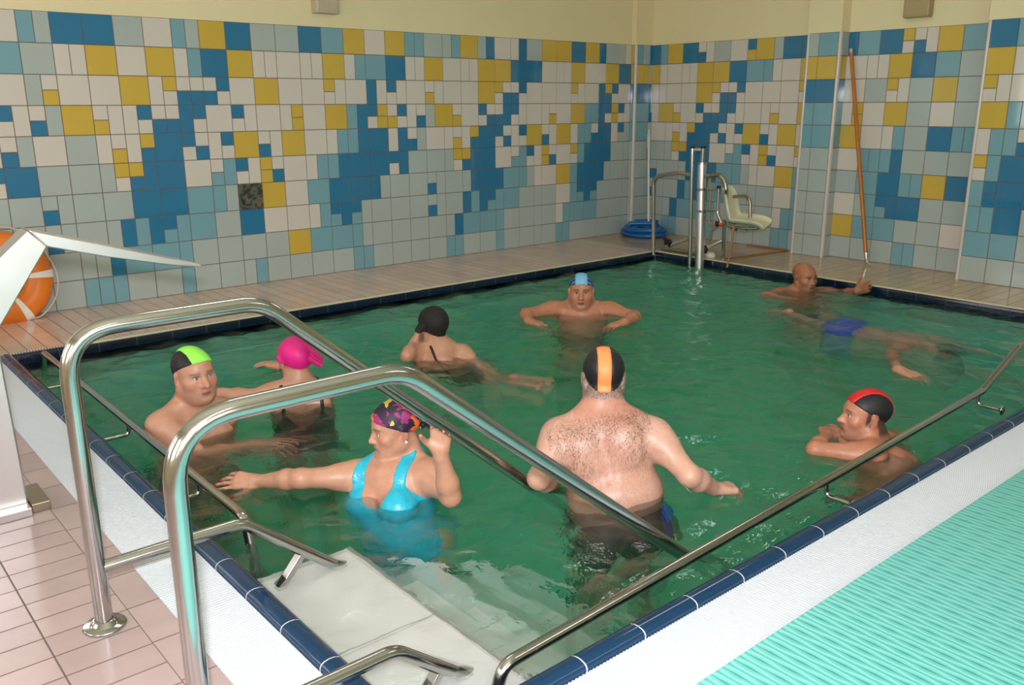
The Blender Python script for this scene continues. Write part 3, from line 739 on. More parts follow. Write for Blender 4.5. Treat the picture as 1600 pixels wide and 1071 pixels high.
# ------------------------------------------------------------------ bodies: one smooth skin surface per person
def V3(*a): return np.array(a[0] if len(a) == 1 else a, dtype=np.float64)
def nrm(v): v = np.asarray(v, float); return v/np.linalg.norm(v)
class Field:
    """signed distances of blended limbs on a grid, meshed into one continuous skin"""
    def __init__(s): s.p = []
    def cone(s, a, b, r1, r2, k=.02, op='+'):
        s.p.append(('c', V3(a), V3(b), r1, r2, k, op)); return s
    def ell(s, c, rad, fr=None, k=.02, op='+'):
        """ellipsoid; fr: 3 axis vectors (rows) for the radii"""
        fr = np.eye(3) if fr is None else np.array([np.asarray(v, float) for v in fr])
        s.p.append(('e', V3(c), np.array(rad, float), fr, None, k, op)); return s
    def chain(s, pts, rs, k=.015):
        for i in range(len(pts)-1): s.cone(pts[i], pts[i+1], rs[i], rs[i+1], k)
        return s
    def bounds(s):
        lo = V3(9e9,9e9,9e9); hi = -lo
        for q in s.p:
            if q[6] != '+': continue
            l, h = s._bb(q, 0); lo = np.minimum(lo, l); hi = np.maximum(hi, h)
        return lo, hi
    def _bb(s, q, m):
        if q[0] == 'c':
            r = max(q[3], q[4])+m; return np.minimum(q[1], q[2])-r, np.maximum(q[1], q[2])+r
        e = np.sqrt(((q[3].T*q[2])**2).sum(1)); return q[1]-e-m, q[1]+e+m
    def grid(s, h):
        lo, hi = s.bounds(); lo = lo-.02; hi = hi+.02
        n = np.ceil((hi-lo)/h).astype(int)+1
        s.lo, s.h, s.n = lo, h, n
        s.ax = [(lo[i]+h*np.arange(n[i])).astype(np.float32) for i in range(3)]
        D = np.full(n, .15, np.float32)
        for q in s.p:
            k = q[5]; m = max(.02, k*1.2)
            l, u = s._bb(q, m)
            i0 = np.clip(np.floor((l-lo)/h).astype(int), 0, n-1); i1 = np.clip(np.ceil((u-lo)/h).astype(int)+1, 1, n)
            if (i1 <= i0).any(): continue
            sl = tuple(slice(i0[i], i1[i]) for i in range(3))
            X = s.ax[0][sl[0]][:,None,None]; Y = s.ax[1][sl[1]][None,:,None]; Z = s.ax[2][sl[2]][None,None,:]
            if q[0] == 'c':
                a, b, r1, r2 = q[1], q[2], q[3], q[4]; ab = b-a; L2 = max(float(ab@ab), 1e-9)
                x, y, z = X-np.float32(a[0]), Y-np.float32(a[1]), Z-np.float32(a[2])
                t = np.clip((x*np.float32(ab[0])+y*np.float32(ab[1])+z*np.float32(ab[2]))/np.float32(L2), 0, 1)
                d = np.sqrt((x-t*np.float32(ab[0]))**2+(y-t*np.float32(ab[1]))**2+(z-t*np.float32(ab[2]))**2) - (np.float32(r1)+t*np.float32(r2-r1))
            else:
                c, rad, fr = q[1], q[2], q[3]; x, y, z = X-np.float32(c[0]), Y-np.float32(c[1]), Z-np.float32(c[2])
                k0 = 0; k1 = 0
                for i in range(3):
                    u_ = (x*np.float32(fr[i][0])+y*np.float32(fr[i][1])+z*np.float32(fr[i][2]))
                    k0 = k0+(u_/np.float32(rad[i]))**2; k1 = k1+(u_/np.float32(rad[i]**2))**2
                k0 = np.sqrt(k0); d = k0*(k0-1)/np.maximum(np.sqrt(k1), 1e-6)
                d = np.where(k0 < 1e-4, np.float32(-min(rad)), d)
            E_ = D[sl]
            if q[6] == '+':
                if k > 0:
                    g = np.clip(.5+.5*(E_-d)/k, 0, 1); D[sl] = E_*(1-g)+d*g-k*g*(1-g)
                else: D[sl] = np.minimum(E_, d)
            else:
                g = np.clip(.5-.5*(E_+d)/k, 0, 1); D[sl] = E_*(1-g)-d*g+k*g*(1-g)
        s.D = D; return s
    def xyz(s): return s.ax[0][:,None,None], s.ax[1][None,:,None], s.ax[2][None,None,:]
def surface(D, lo, h):
    """surface nets"""
    D = D.astype(np.float32); S = D < 0
    n = D.shape
    cs = np.zeros([d-1 for d in n], np.uint8)
    for i in (0,1):
        for j in (0,1):
            for k in (0,1): cs += S[i:n[0]-1+i, j:n[1]-1+j, k:n[2]-1+k]
    act = np.argwhere((cs > 0) & (cs < 8))
    if len(act) == 0: return np.zeros((0,3)), np.zeros((0,4), int)
    idx = np.full([d-1 for d in n], -1, np.int32); idx[tuple(act.T)] = np.arange(len(act))
    off = [(i,j,k) for i in (0,1) for j in (0,1) for k in (0,1)]
    val = {o: D[act[:,0]+o[0], act[:,1]+o[1], act[:,2]+o[2]] for o in off}
    acc = np.zeros((len(act),3)); cnt = np.zeros(len(act))
    for a in off:
        for ax in range(3):
            if a[ax]: continue
            b = list(a); b[ax] = 1; b = tuple(b)
            va, vb = val[a], val[b]; m = (va < 0) != (vb < 0)
            t = np.where(m, va/np.where(m, va-vb, 1), 0)
            p = np.array(a, float)[None].repeat(len(act), 0); p[:,ax] += t
            acc[m] += p[m]; cnt[m] += 1
    V = (act+acc/cnt[:,None])*h+lo
    Q = []
    for ax in range(3):
        u, w = [(1,2),(2,0),(0,1)][ax]
        sa = [slice(1,-1)]*3; sb = [slice(1,-1)]*3; sa[ax] = slice(0,-1); sb[ax] = slice(1,None)
        A = S[tuple(sa)]; B = S[tuple(sb)]
        e = np.argwhere(A != B); inside = A[tuple(e.T)]
        base = e.copy(); base[:,u] += 1; base[:,w] += 1
        def cell(du, dw):
            c = base.copy(); c[:,u] -= du; c[:,w] -= dw; return idx[c[:,0], c[:,1], c[:,2]]
        q = np.stack([cell(1,1), cell(0,1), cell(0,0), cell(1,0)], 1)
        q[~inside] = q[~inside][:, ::-1]
        Q.append(q)
    Q = np.concatenate(Q); Q = Q[(Q >= 0).all(1)]
    return V, Q
def smooth_verts(V, Q, it=2, lam=.5):
    e = np.concatenate([Q[:,[0,1]], Q[:,[1,2]], Q[:,[2,3]], Q[:,[3,0]]])
    for _ in range(it):
        s = np.zeros_like(V); c = np.zeros(len(V))
        for a, b in ((0,1),(1,0)):
            for ax in range(3): s[:,ax] += np.bincount(e[:,a], V[e[:,b],ax], len(V))
            c += np.bincount(e[:,a], minlength=len(V))
        V = V*(1-lam)+lam*s/np.maximum(c,1)[:,None]
    return V
def np_mesh(name, V, Q, m, parent=None, col=None, extra=None):
    me = bpy.data.meshes.new(name)
    me.vertices.add(len(V)); me.vertices.foreach_set('co', np.asarray(V, np.float32).ravel())
    me.loops.add(len(Q)*4); me.loops.foreach_set('vertex_index', np.asarray(Q, np.int32).ravel())
    me.polygons.add(len(Q)); me.polygons.foreach_set('loop_start', np.arange(0, len(Q)*4, 4, dtype=np.int32))
    me.update(calc_edges=True)
    me.polygons.foreach_set('use_smooth', np.ones(len(Q), bool))
    if col is not None:
        a = me.color_attributes.new('Col', 'FLOAT_COLOR', 'POINT')
        c4 = np.ones((len(V),4), np.float32); c4[:,:3] = np.clip(col, 0, 1); a.data.foreach_set('color', c4.ravel())
    if extra is not None:
        a = me.attributes.new('hair', 'FLOAT', 'POINT'); a.data.foreach_set('value', np.asarray(extra, np.float32))
    for x in (m if isinstance(m, (list, tuple)) else [m]): me.materials.append(x)
    me.validate(); o = bpy.data.objects.new(name, me); C.objects.link(o)
    if parent is not None:
        o.parent = parent; o.matrix_parent_inverse = Matrix.Translation(-Vector(parent.location))
    return o
def skin_material():
    m, nt, b = new_mat('skin')
    at_ = nt.nodes.new('ShaderNodeVertexColor'); at_.layer_name = 'Col'
    tc = nt.nodes.new('ShaderNodeTexCoord')
    n = nt.nodes.new('ShaderNodeTexNoise'); n.inputs['Scale'].default_value = 26; n.inputs['Detail'].default_value = 4
    nt.links.new(tc.outputs['Object'], n.inputs['Vector'])
    rp = nt.nodes.new('ShaderNodeValToRGB'); e = rp.color_ramp.elements
    e[0].position = .35; e[0].color = (.90,.78,.75,1); e[1].position = .65; e[1].color = (1,1,1,1)
    nt.links.new(n.outputs['Fac'], rp.inputs['Fac'])
    mx = nt.nodes.new('ShaderNodeMix'); mx.data_type = 'RGBA'; mx.blend_type = 'MULTIPLY'; mx.inputs[0].default_value = .7
    nt.links.new(at_.outputs['Color'], mx.inputs[6]); nt.links.new(rp.outputs['Color'], mx.inputs[7])
    # body hair: fine dark strands where the person is hairy
    ha = nt.nodes.new('ShaderNodeAttribute'); ha.attribute_name = 'hair'
    mp = nt.nodes.new('ShaderNodeMapping'); mp.inputs['Scale'].default_value = (230,230,42)
    nt.links.new(tc.outputs['Object'], mp.inputs['Vector'])
    n2 = nt.nodes.new('ShaderNodeTexNoise'); n2.inputs['Scale'].default_value = 1; n2.inputs['Detail'].default_value = 2; n2.inputs['Distortion'].default_value = 1.5
    nt.links.new(mp.outputs['Vector'], n2.inputs['Vector'])
    r2 = nt.nodes.new('ShaderNodeMapRange'); r2.inputs['From Min'].default_value = .47; r2.inputs['From Max'].default_value = .62
    nt.links.new(n2.outputs['Fac'], r2.inputs['Value'])
    ml = nt.nodes.new('ShaderNodeMath'); ml.operation = 'MULTIPLY'; nt.links.new(r2.outputs['Result'], ml.inputs[0]); nt.links.new(ha.outputs['Fac'], ml.inputs[1])
    mx2 = nt.nodes.new('ShaderNodeMix'); mx2.data_type = 'RGBA'; mx2.inputs[7].default_value = (.06,.04,.035,1)
    nt.links.new(ml.outputs[0], mx2.inputs[0]); nt.links.new(mx.outputs[2], mx2.inputs[6])
    nt.links.new(mx2.outputs[2], b.inputs['Base Color'])
    b.inputs['Roughness'].default_value = .42; b.inputs['Specular IOR Level'].default_value = .45
    b.inputs['Subsurface Weight'].default_value = 0
    bp = nt.nodes.new('ShaderNodeBump'); bp.inputs['Strength'].default_value = .12; bp.inputs['Distance'].default_value = .004
    n3 = nt.nodes.new('ShaderNodeTexNoise'); n3.inputs['Scale'].default_value = 120; nt.links.new(tc.outputs['Object'], n3.inputs['Vector'])
    nt.links.new(n3.outputs['Fac'], bp.inputs['Height']); nt.links.new(bp.outputs['Normal'], b.inputs['Normal'])
    return m
M['skin'] = skin_material()
def colattr_mat(name, rough):
    m, nt, b = new_mat(name)
    a = nt.nodes.new('ShaderNodeVertexColor'); a.layer_name = 'Col'
    nt.links.new(a.outputs['Color'], b.inputs['Base Color']); b.inputs['Roughness'].default_value = rough; return m
M['eye'] = colattr_mat('eyeball', .15)
M['nail'] = mat('red_nail_varnish', (.55,.01,.015), .15)
M['lycra_black'] = mat('black_lycra', (.010,.010,.013), .5, bump=.1, bump_scale=300)

def hand(F, wr, d, pal, thumb, curl=.35, spread=.10, sc=1., nails=None, tcurl=.3):
    """wrist, finger direction, palm-facing normal, thumb side; five separate bent fingers"""
    wr = V3(wr); d = nrm(d); t = np.asarray(thumb, float); t = nrm(t-d*(t@d)); n = nrm(np.cross(d, t))
    if n @ np.asarray(pal, float) < 0: n = -n
    S = .078*sc
    offs = (.030, .010, -.010, -.029); lens = ((.043,.027,.021),(.047,.030,.022),(.044,.028,.021),(.034,.021,.018)); rs = (.0092,.0094,.0089,.0078)
    F.cone(wr-d*.012, wr+d*.02, .024*sc, .026*sc, .02)
    for i in range(4):
        kn = wr+d*S*(1.06, 1.10, 1.05, .97)[i]+t*offs[i]*sc
        F.cone(wr+d*.012*sc+t*offs[i]*.55*sc, kn, .0145*sc, .0122*sc, .014)
        F.cone(wr+d*.012*sc+t*offs[i]*.55*sc+n*.006, kn+n*.004, .0130*sc, .0100*sc, .014)
    for i in range(4):
        kn = wr+d*S*(1.06, 1.10, 1.05, .97)[i]+t*offs[i]*sc
        cu = curl[i] if isinstance(curl, (list, tuple)) else curl*(1+.12*i)
        dd = nrm(d+t*spread*(1.2,.25,-.55,-1.4)[i]); p = kn; r = rs[i]*sc
        ang = cu*.7
        for j in range(3):
            v = dd*math.cos(ang)+n*math.sin(ang); q = p+v*lens[i][j]*sc
            F.cone(p, q, r*(1-.09*j), r*(1-.09*(j+1)), .0035 if j else .008)
            p = q; ang += cu*(1.0, .8, 0)[j]
        if nails is not None: nails.append((p-v*.006*sc, v, -(-v*math.sin(0)+n*math.cos(ang)-0*v), r*.8, t))
    b0 = wr+d*.018*sc+t*.020*sc+n*.006; b1 = b0+(d*.55+t*.78+n*.25)*.042*sc
    dd = nrm(d*.8+t*.55+n*tcurl); b2 = b1+dd*.034*sc; dd2 = nrm(d*.9+t*.25+n*tcurl*1.4); b3 = b2+dd2*.026*sc
    F.cone(b0, b1, .018*sc, .0125*sc, .016); F.cone(b1, b2, .0112*sc, .0105*sc, .005); F.cone(b2, b3, .0105*sc, .0085*sc, .004)
    if nails is not None: nails.append((b3-dd2*.006*sc, dd2, -n, .0085*sc, t))

class HeadFrame:
    def __init__(s, c, fwd, up, sc=1.):
        s.c = V3(c); s.f = nrm(fwd); u = np.asarray(up, float); s.u = nrm(u-s.f*(u@s.f)); s.r = np.cross(s.f, s.u); s.s = sc
    def __call__(s, x, y, z): return s.c+(s.r*x+s.f*y+s.u*z)*s.s          # x to the person's right, y forward, z up
    def fr(s): return [s.r, s.f, s.u]
    def loc(s, P):
        d = (np.asarray(P)-s.c)/s.s; return d@s.r, d@s.f, d@s.u
def head(F, H, fem=False, fat=0., ears=True, nose=1., brow=1.):
    q = H.s; E = lambda c, r, k=.02, op='+', fr=None: F.ell(H(*c), [v*q for v in r], fr or H.fr(), k*q, op)
    K = lambda a, b, r1, r2, k=.01, op='+': F.cone(H(*a), H(*b), r1*q, r2*q, k*q, op)
    E((0,-.018,.035), (.074,.096,.082)); E((0,.028,.022), (.066,.066,.062), .03)
    E((0,.030,-.035), (.060+.012*fat,.064,.070), .03)
    E((0,.048,-.070), (.044+.016*fat,.044,.040+.006*fat), .025)
    K((-.050-.01*fat,-.002,-.055), (-.016,.064,-.092), .020+.008*fat, .017, .03); K((.050+.01*fat,-.002,-.055), (.016,.064,-.092), .020+.008*fat, .017, .03)
    E((0,.079,-.097), (.020,.018,.015), .02)
    if fat: E((0,.032,-.102), (.045*(.8+.3*fat),.045,.026), .03)
    b = 1. if not fem else .45
    K((-.040,.080,.020), (-.010,.089,.016), .0085*b, .010*b, .014); K((.040,.080,.020), (.010,.089,.016), .0085*b, .010*b, .014)
    for sx in (-1, 1):
        E((sx*.044,.060,-.026), (.021+.006*fat,.020,.017+.005*fat), .025)
        E((sx*.031,.099,.001), (.0175,.017,.0120), .010, '-')
        E((sx*.031,.0750,.0005), (.0150,.0120,.0115), .004)
        K((sx*.018,.0850,.0060), (sx*.031,.0890,.0100), .0028, .0034, .004); K((sx*.031,.0890,.0100), (sx*.045,.0805,.0050), .0034, .0028, .004)
        K((sx*.019,.0850,-.0055), (sx*.031,.0872,-.0092), .0024, .0028, .005); K((sx*.031,.0872,-.0092), (sx*.044,.080,-.0060), .0028, .0024, .005)
    nl = nose
    K((0,.088,.006), (0,.098,-.016), .0085, .0095, .012); K((0,.098,-.016), (0,.109*1+.004*(nl-1)*5,-.033), .0095*nl, .0125*nl, .010)
    for sx in (-1, 1): E((sx*.0125*nl,.0985,-.037), (.0085*nl,.0105,.0082), .007); E((sx*.0065,.105,-.0445), (.0038,.005,.0034), .004, '-')
    E((0,.083,-.060), (.024,.014,.014), .016)
    K((-.021,.086,-.0665), (-.006,.0965,-.0625), .0034, .0048, .005); K((.021,.086,-.0665), (.006,.0965,-.0625), .0034, .0048, .005); K((-.006,.0965,-.0625), (.006,.0965,-.0625), .0048, .0048, .005)
    K((-.020,.086,-.0690), (0,.0955,-.0735), .0034, .0058, .005); K((.020,.086,-.0690), (0,.0955,-.0735), .0034, .0058, .005)
    K((-.012,.099,-.0845), (.012,.099,-.0845), .006, .006, .012, '-')
    if ears:
        for sx in (-1, 1):
            fr = [nrm(H.r*sx*.9-H.f*.42), nrm(H.f*.85+H.r*sx*.42-H.u*.15), nrm(H.u+H.f*-.12)]
            E((sx*.079,-.012,-.008), (.0075,.0185,.031), .008, '+', fr); E((sx*.075,-.004,-.030), (.007,.010,.010), .008)
            E((sx*.089,-.010,-.004), (.0065,.0095,.017), .006, '-', fr)
def eyeballs(H, parent, look=(0,0), iris=(.12,.10,.06)):
    g = np.asarray(H.f)+H.r*look[0]+H.u*look[1]; g = nrm(g)
    for sx in (-1, 1):
        c = H(sx*.031,.0768,.0006); n1, n2 = 14, 18; r = .0134*H.s
        a = nrm(np.cross(g, H.u)); b_ = np.cross(a, g)
        vs = []; cl = []
        for i in range(n1+1):
            th = PI*i/n1
            for k in range(n2):
                ph = 2*PI*k/n2; vs.append(c+r*(g*math.cos(th)+(a*math.cos(ph)+b_*math.sin(ph))*math.sin(th)))
                cl.append((.01,.01,.01) if th < .22 else iris if th < .50 else (.66,.60,.56))
        Q = [(i*n2+k, (i+1)*n2+k, (i+1)*n2+(k+1)%n2, i*n2+(k+1)%n2) for i in range(n1) for k in range(n2)]
        np_mesh('eyeball', np.array(vs), np.array(Q), M['eye'], parent, np.array(cl))
def sm(a, b, x): t = np.clip((x-a)/(b-a), 0, 1); return t*t*(3-2*t)
def paint_head(V, col, H, lips=(.42,.12,.10), brow=(.10,.06,.04), stubble=0., hair=None, hair_line=None, blush=.5, lash=(.05,.03,.03)):
    x, y, z = H.loc(V); near = (np.abs(x) < .12) & (np.abs(y) < .14) & (np.abs(z) < .15)
    def mix(c, w): 
        w = np.where(near, w, 0)[:,None]; col[:] = col*(1-w)+np.array(c)*w
    if stubble: mix((.22,.15,.125), stubble*sm(-.030,-.050,z)*sm(.0,.05,y)*sm(-.125,-.10,z))
    ax = np.abs(x)
    if blush:
        mix((.62,.23,.17), blush*(np.exp(-(((ax-.040)/.020)**2+((z+.030)/.018)**2))*(y > .03)+.7*np.exp(-((x/.016)**2+((z+.034)/.014)**2))*(y > .09)))
        mix((.60,.24,.19), blush*.7*((ax > .070)*(np.abs(y+.01) < .035)*(z > -.05)*(z < .035)))
    lp = np.exp(-((np.maximum(0, ax-.016)/.004)**2+((z+.0675+.0*ax)/.0075)**2)*1.3)*(y > .082); mix(lips, np.clip(lp*1.3, 0, .95)); mix([c*.25 for c in lips], .8*np.exp(-((z+.0682)/.0022)**2)*(ax < .021)*(y > .08))
    bz = .0225-.10*np.maximum(0, ax-.030)+.10*np.minimum(0, ax-.030)*.3
    mix(brow, .95*np.exp(-((z-bz)/.0050)**2)*sm(.010,.016,ax)*sm(.055,.046,ax)*(y > .05))
    mix(lash, .85*np.exp(-((z-.0085+.12*np.maximum(0,ax-.034))/.0024)**2)*sm(.016,.020,ax)*sm(.048,.042,ax)*(y > .07))
    if hair is not None: mix(hair, hair_line(x, y, z))
def torso_frame(P, Cc, fwd):
    u = nrm(V3(Cc)-V3(P)); f = np.asarray(fwd, float); f = nrm(f-u*(f@u)); return u, f, np.cross(f, u)
def torso(F, P, Cc, fwd, w=1., depth=1., belly=0., bust=0., fem=False, sh=None):
    """pelvis centre, chest centre; returns frame"""
    P = V3(P); Cc = V3(Cc); u, f, r = torso_frame(P, Cc, fwd); fr = [r, f, u]; L = np.linalg.norm(Cc-P)
    hipw = (.165 if not fem else .178)*w
    F.ell(P, (hipw,.115*depth,.115), fr, .04)
    for sx in (-1, 1): F.ell(P+r*sx*.080*w-f*.055*depth-u*.045, (.085*w,.085*depth,.095), fr, .03)
    F.ell(P+u*L*.45+f*.01, ((.150 if not fem else .142)*w,.112*depth,.16), fr, .05)
    F.ell(Cc+u*.0, ((.168 if not fem else .150)*w,.118*depth,.175), fr, .05)
    F.ell(Cc+u*.095-f*.012, ((.165 if not fem else .142)*w,.090*depth,.085), fr, .05)
    if belly: F.ell(P+u*L*.42+f*(.045+.03*belly), (.140*w,.105*depth*(.8+.35*belly),.15), fr, .05)
    if fem or bust:
        for sx in (-1, 1): F.ell(Cc+r*sx*.074*w+f*(.095*depth)+u*.005, (.062*(.7+.5*bust),.055*(.6+.7*bust),.066*(.7+.5*bust)), fr, .025)
    else:
        for sx in (-1, 1): F.ell(Cc+r*sx*.078*w+f*.082*depth+u*.055, (.078*w,.040,.055), fr, .03)
    # shoulder blades and the furrow of the spine
    for sx in (-1, 1): F.ell(Cc+r*sx*.085*w-f*.088*depth+u*.055, (.055*w,.032,.080), fr, .035)
    F.cone(Cc-f*.128*depth+u*.12, P-f*.128*depth+u*.10, .012, .014, .035, '-')
    return u, f, r
def arm(F, S, E_, W_, w=1.):
    S, E_, W_ = V3(S), V3(E_), V3(W_); m = S+(E_-S)*.35
    F.ell(S+(E_-S)*.10, (.058*w,.058*w,.062*w), None, .04)
    F.cone(S, m, .052*w, .050*w, .045); F.cone(m, E_, .049*w, .038*w, .03)
    m2 = E_+(W_-E_)*.3
    F.cone(E_, m2, .039*w, .041*w, .02); F.cone(m2, W_, .041*w, .0255*w, .02)
def leg(F, Hh, Kn, An, toe, w=1.):
    Hh, Kn, An = V3(Hh), V3(Kn), V3(An); m = Hh+(Kn-Hh)*.4
    F.cone(Hh, m, .088*w, .080*w, .04); F.cone(m, Kn, .080*w, .054*w, .03)
    m2 = Kn+(An-Kn)*.32; bk = nrm(An-Kn); t = nrm(np.asarray(toe, float)); back = -(t-bk*(t@bk))
    F.cone(Kn, m2+back*.012, .054*w, .057*w, .025); F.cone(m2+back*.012, An, .057*w, .035*w, .025)
    heel = An+bk*.045-t*.035; F.cone(An, heel, .034*w, .030*w, .02)
    F.cone(heel, An+bk*.055+t*.10, .030*w, .030*w, .025); F.cone(An+bk*.055+t*.10, An+bk*.062+t*.155, .032*w, .020*w, .02)
    for i in range(5):
        sd = nrm(np.cross(t, bk))*(i-2)*.016; F.cone(An+bk*.062+t*.14+sd, An+bk*.066+t*(.178-.006*abs(i-1))+sd*1.05, .010, .0085, .004)
def limb_col(V, base): return np.tile(np.array(base, float), (len(V),1))
def garment(name, F, reg, off, m, parent, box=None, smooth=1, col=None):
    """cloth following the skin: the inflated body cut by a region function (negative inside)"""
    lo, h, n = F.lo, F.h, F.n
    sl = [slice(0, n[i]) for i in range(3)]
    if box is not None:
        a = np.clip(np.floor((V3(box[0])-lo)/h).astype(int), 0, n-2); b = np.clip(np.ceil((V3(box[1])-lo)/h).astype(int)+1, 2, n)
        sl = [slice(a[i], b[i]) for i in range(3)]
    l2 = lo+h*np.array([q.start for q in sl])
    X = F.ax[0][sl[0]][:,None,None]; Y = F.ax[1][sl[1]][None,:,None]; Z = F.ax[2][sl[2]][None,None,:]
    P = np.stack(np.broadcast_arrays(X, Y, Z), -1).astype(np.float64)
    o_ = off(P) if callable(off) else off
    D = np.maximum(F.D[tuple(sl)]-o_, reg(P)); D = np.pad(D, 1, constant_values=.1)
    Vv, Q = surface(D, l2-h, h)
    if len(Vv) == 0: return None
    Vv = smooth_verts(Vv, Q, smooth, .5)
    return np_mesh(name, Vv, Q, m, parent, col(Vv) if col else None)
def head_box(H, r=.15): return (H.c-r*H.s, H.c+r*H.s)
def person(name_, F, h, base, label, group=None, paint=None, hairy=None, smooth=2):
    F.grid(h); D = np.pad(F.D, 1, constant_values=.1)
    Vv, Q = surface(D, F.lo-h, h); Vv = smooth_verts(Vv, Q, smooth, .45)
    col = limb_col(Vv, base)
    if paint: paint(Vv, col)
    ex = hairy(Vv) if hairy else np.zeros(len(Vv))
    o = np_mesh('person', Vv, Q, M['skin'], None, col, ex)
    tag(o, label, 'person'); return o
# ------------------------------------------------------------------ the nine bathers
rh, fh, up = V3(RH), V3(FH), V3(UP)
A = lambda x, y, d: np.array(at(x, y, d))
AZ = lambda x, y, z: np.array(atz(x, y, z))
def legs_standing(F, P, f, r, w=1., step=0., spread=.09):
    for sx in (-1, 1):
        h = P+r*sx*spread*w-up*.05; az = ZB+.085; L = h[2]-az; full = .84
        fw = math.sqrt(max(0, (full/2)**2-(min(L, full)/2)**2))
        a = h*1.; a[2] = az; a = a+r*sx*.02+f*(step*sx)
        k = (h+a)/2+f*(fw+.02)
        leg(F, h, k, a, f+r*sx*.2, .95*w)
def shoulders(Cc, u, f, r, wd=.185, h=.125): return Cc+r*wd+u*h, Cc-r*wd+u*h      # right, left
def neck(F, Cc, u, f, H, rad=.056, fem=False):
    b = Cc+u*.165-f*.015
    F.cone(b, H(0,-.022,-.055), rad*1.05, rad, .03)
    return b
def traps(F, Cc, u, f, H, S, w=1.):
    for s in S: F.cone(H(0,-.035,-.085), s+u*.01-f*.01, .036*w, .042*w, .05)
def clav(F, Cc, u, f, S):
    for s in S: F.cone(Cc+u*.135+f*.055, s+u*.015+f*.01, .020, .030, .035)
def cap_reg(H, a, b, lim=.128, ears=True):
    """everything above the plane z = a + b*y of the head"""
    def g(P):
        x, y, z = H.loc(P); d = np.sqrt(x*x+y*y+z*z)
        e = np.maximum((a+b*y-z)*H.s, (d-lim)*H.s)
        if ears: e = np.maximum(e, (.036-np.sqrt((np.abs(x)-.094)**2+(y+.006)**2*.8+(z+.004)**2))*H.s)
        return e
    return g
def both(*fs): return lambda P: np.maximum.reduce([f(P) for f in fs])
def hx(H, lo, hi, swing=0.):       # band across the head between x = lo and x = hi
    return lambda P: (lambda x, y, z: np.maximum(lo+swing*y-x, x-hi-swing*y)*H.s)(*H.loc(P))
ZCUT = lambda z0: (lambda P: z0-P[...,2])

SKIN_A = (.53,.28,.185); SKIN_B = (.60,.35,.265); SKIN_RED = (.52,.225,.135); SKIN_TAN = (.44,.185,.10)

# --- man in the middle, seen from behind, black cap with an orange stripe
def man_orange():
    F = Field(); H = HeadFrame(A(943,590,3.46), fh*.97-up*.20+rh*.02, up, 1.02)
    P = A(974,838,3.44); Cc = A(946,716,3.43)
    u, f, r = torso(F, P, Cc, fh, w=1.12, depth=1.05, belly=.6)
    SR, SL = A(1020,680,3.40), A(874,680,3.42)
    neck(F, Cc, u, f, H, .063); traps(F, Cc, u, f, H, (SR, SL), 1.05); head(F, H, fat=.5)
    F.ell(H(0,-.055,-.085), (.055,.035,.05), H.fr(), .04)
    EL, WL = A(842,748,3.31), A(872,756,3.56); ER, WR = A(1078,744,3.29), A(1117,765,3.42)
    F.ell(P+u*.17-f*.02, (.172,.125,.10), [r,f,u], .05)
    for sx in (-1,1): F.ell(P+u*.16+r*sx*.115, (.07,.09,.09), [r,f,u], .04)
    arm(F, SL, EL, WL, 1.08); arm(F, SR, ER, WR, 1.08)
    hand(F, WL, fh*.9-up*.1, -up, rh, .4); hand(F, WR, rh*.85+fh*.35-up*.08, -up+fh*.2, -rh*.2+fh, .65, .06)
    legs_standing(F, P, f, r, 1.05, .08)
    def paint(V, col):
        paint_head(V, col, H, hair=(.23,.205,.19), hair_line=lambda x,y,z: .75*sm(.045,.02,y)*sm(-.085,-.055,z)*(np.abs(x)<.085))
        d = (V-Cc); t = np.exp(-((d@r)/.13)**2-((d@u-.06)/.16)**2)[:,None]*.45*((d@f < 0)[:,None])
        col[:] = col*(1-t)+np.array((.55,.255,.205))*t
        x,y,z = H.loc(V); nk = (sm(-.05,-.09,z)*sm(-.19,-.12,z)*(np.abs(x)<.12))[:,None]*.6; col[:] = col*(1-nk)+np.array((.52,.22,.15))*nk
    def hairy(V):
        d = V-Cc; a = d@r; b = d@u; back = (d@f < .02)
        x,y,z = H.loc(V); nape = .9*sm(.02,.0,y)*sm(-.088,-.062,z)*(z < .03)*(np.abs(x)<.085)
        return nape+(nape < .05)*back*np.clip(.85*np.exp(-((b-.13)/.055)**2)*(np.abs(a)<.2)+.55*np.exp(-((np.abs(a)-.12)/.06)**2-((b-.04)/.10)**2)+.3*np.exp(-((b+.05)/.2)**2-(a/.17)**2), 0, .9)
    o = person('person', F, .0048, SKIN_B, 'bare-backed man standing in the water wearing a black cap with an orange stripe', paint=paint, hairy=hairy)
    cr = cap_reg(H, .004, .52)
    c = garment('swim_cap', F, both(cr, lambda P: -(hx(H,-.030,.022)(P))), .0045, M['lycra_black'], o, head_box(H)); cap = c
    s = garment('cap_stripe', F, both(cr, hx(H,-.030,.022)), .0055, mat('orange_lycra', (.95,.28,.09), .5, bump=.1, bump_scale=250), cap, head_box(H))
    s['label'] = 'orange stripe along the crown of the cap'
    def tr(P_): d = P_-P; return np.maximum.reduce([d@u-.085-.02*np.abs(d@r)*0, -.27-d@u, np.abs(d@r)-.24, np.abs(d@f)-.22])
    t = garment('swim_trunks', F, tr, .006, mat('dark_brown_trunks', (.020,.010,.014), .6), o, (P-.4, P+.4))
    garment('trunks_panel', F, both(tr, lambda P_: .155-(P_-P)@r, lambda P_: np.abs((P_-P)@u-.03)-.035), .0085, mat('blue_panel', (.01,.05,.45), .5), t, (P-.4, P+.4))
man_orange()

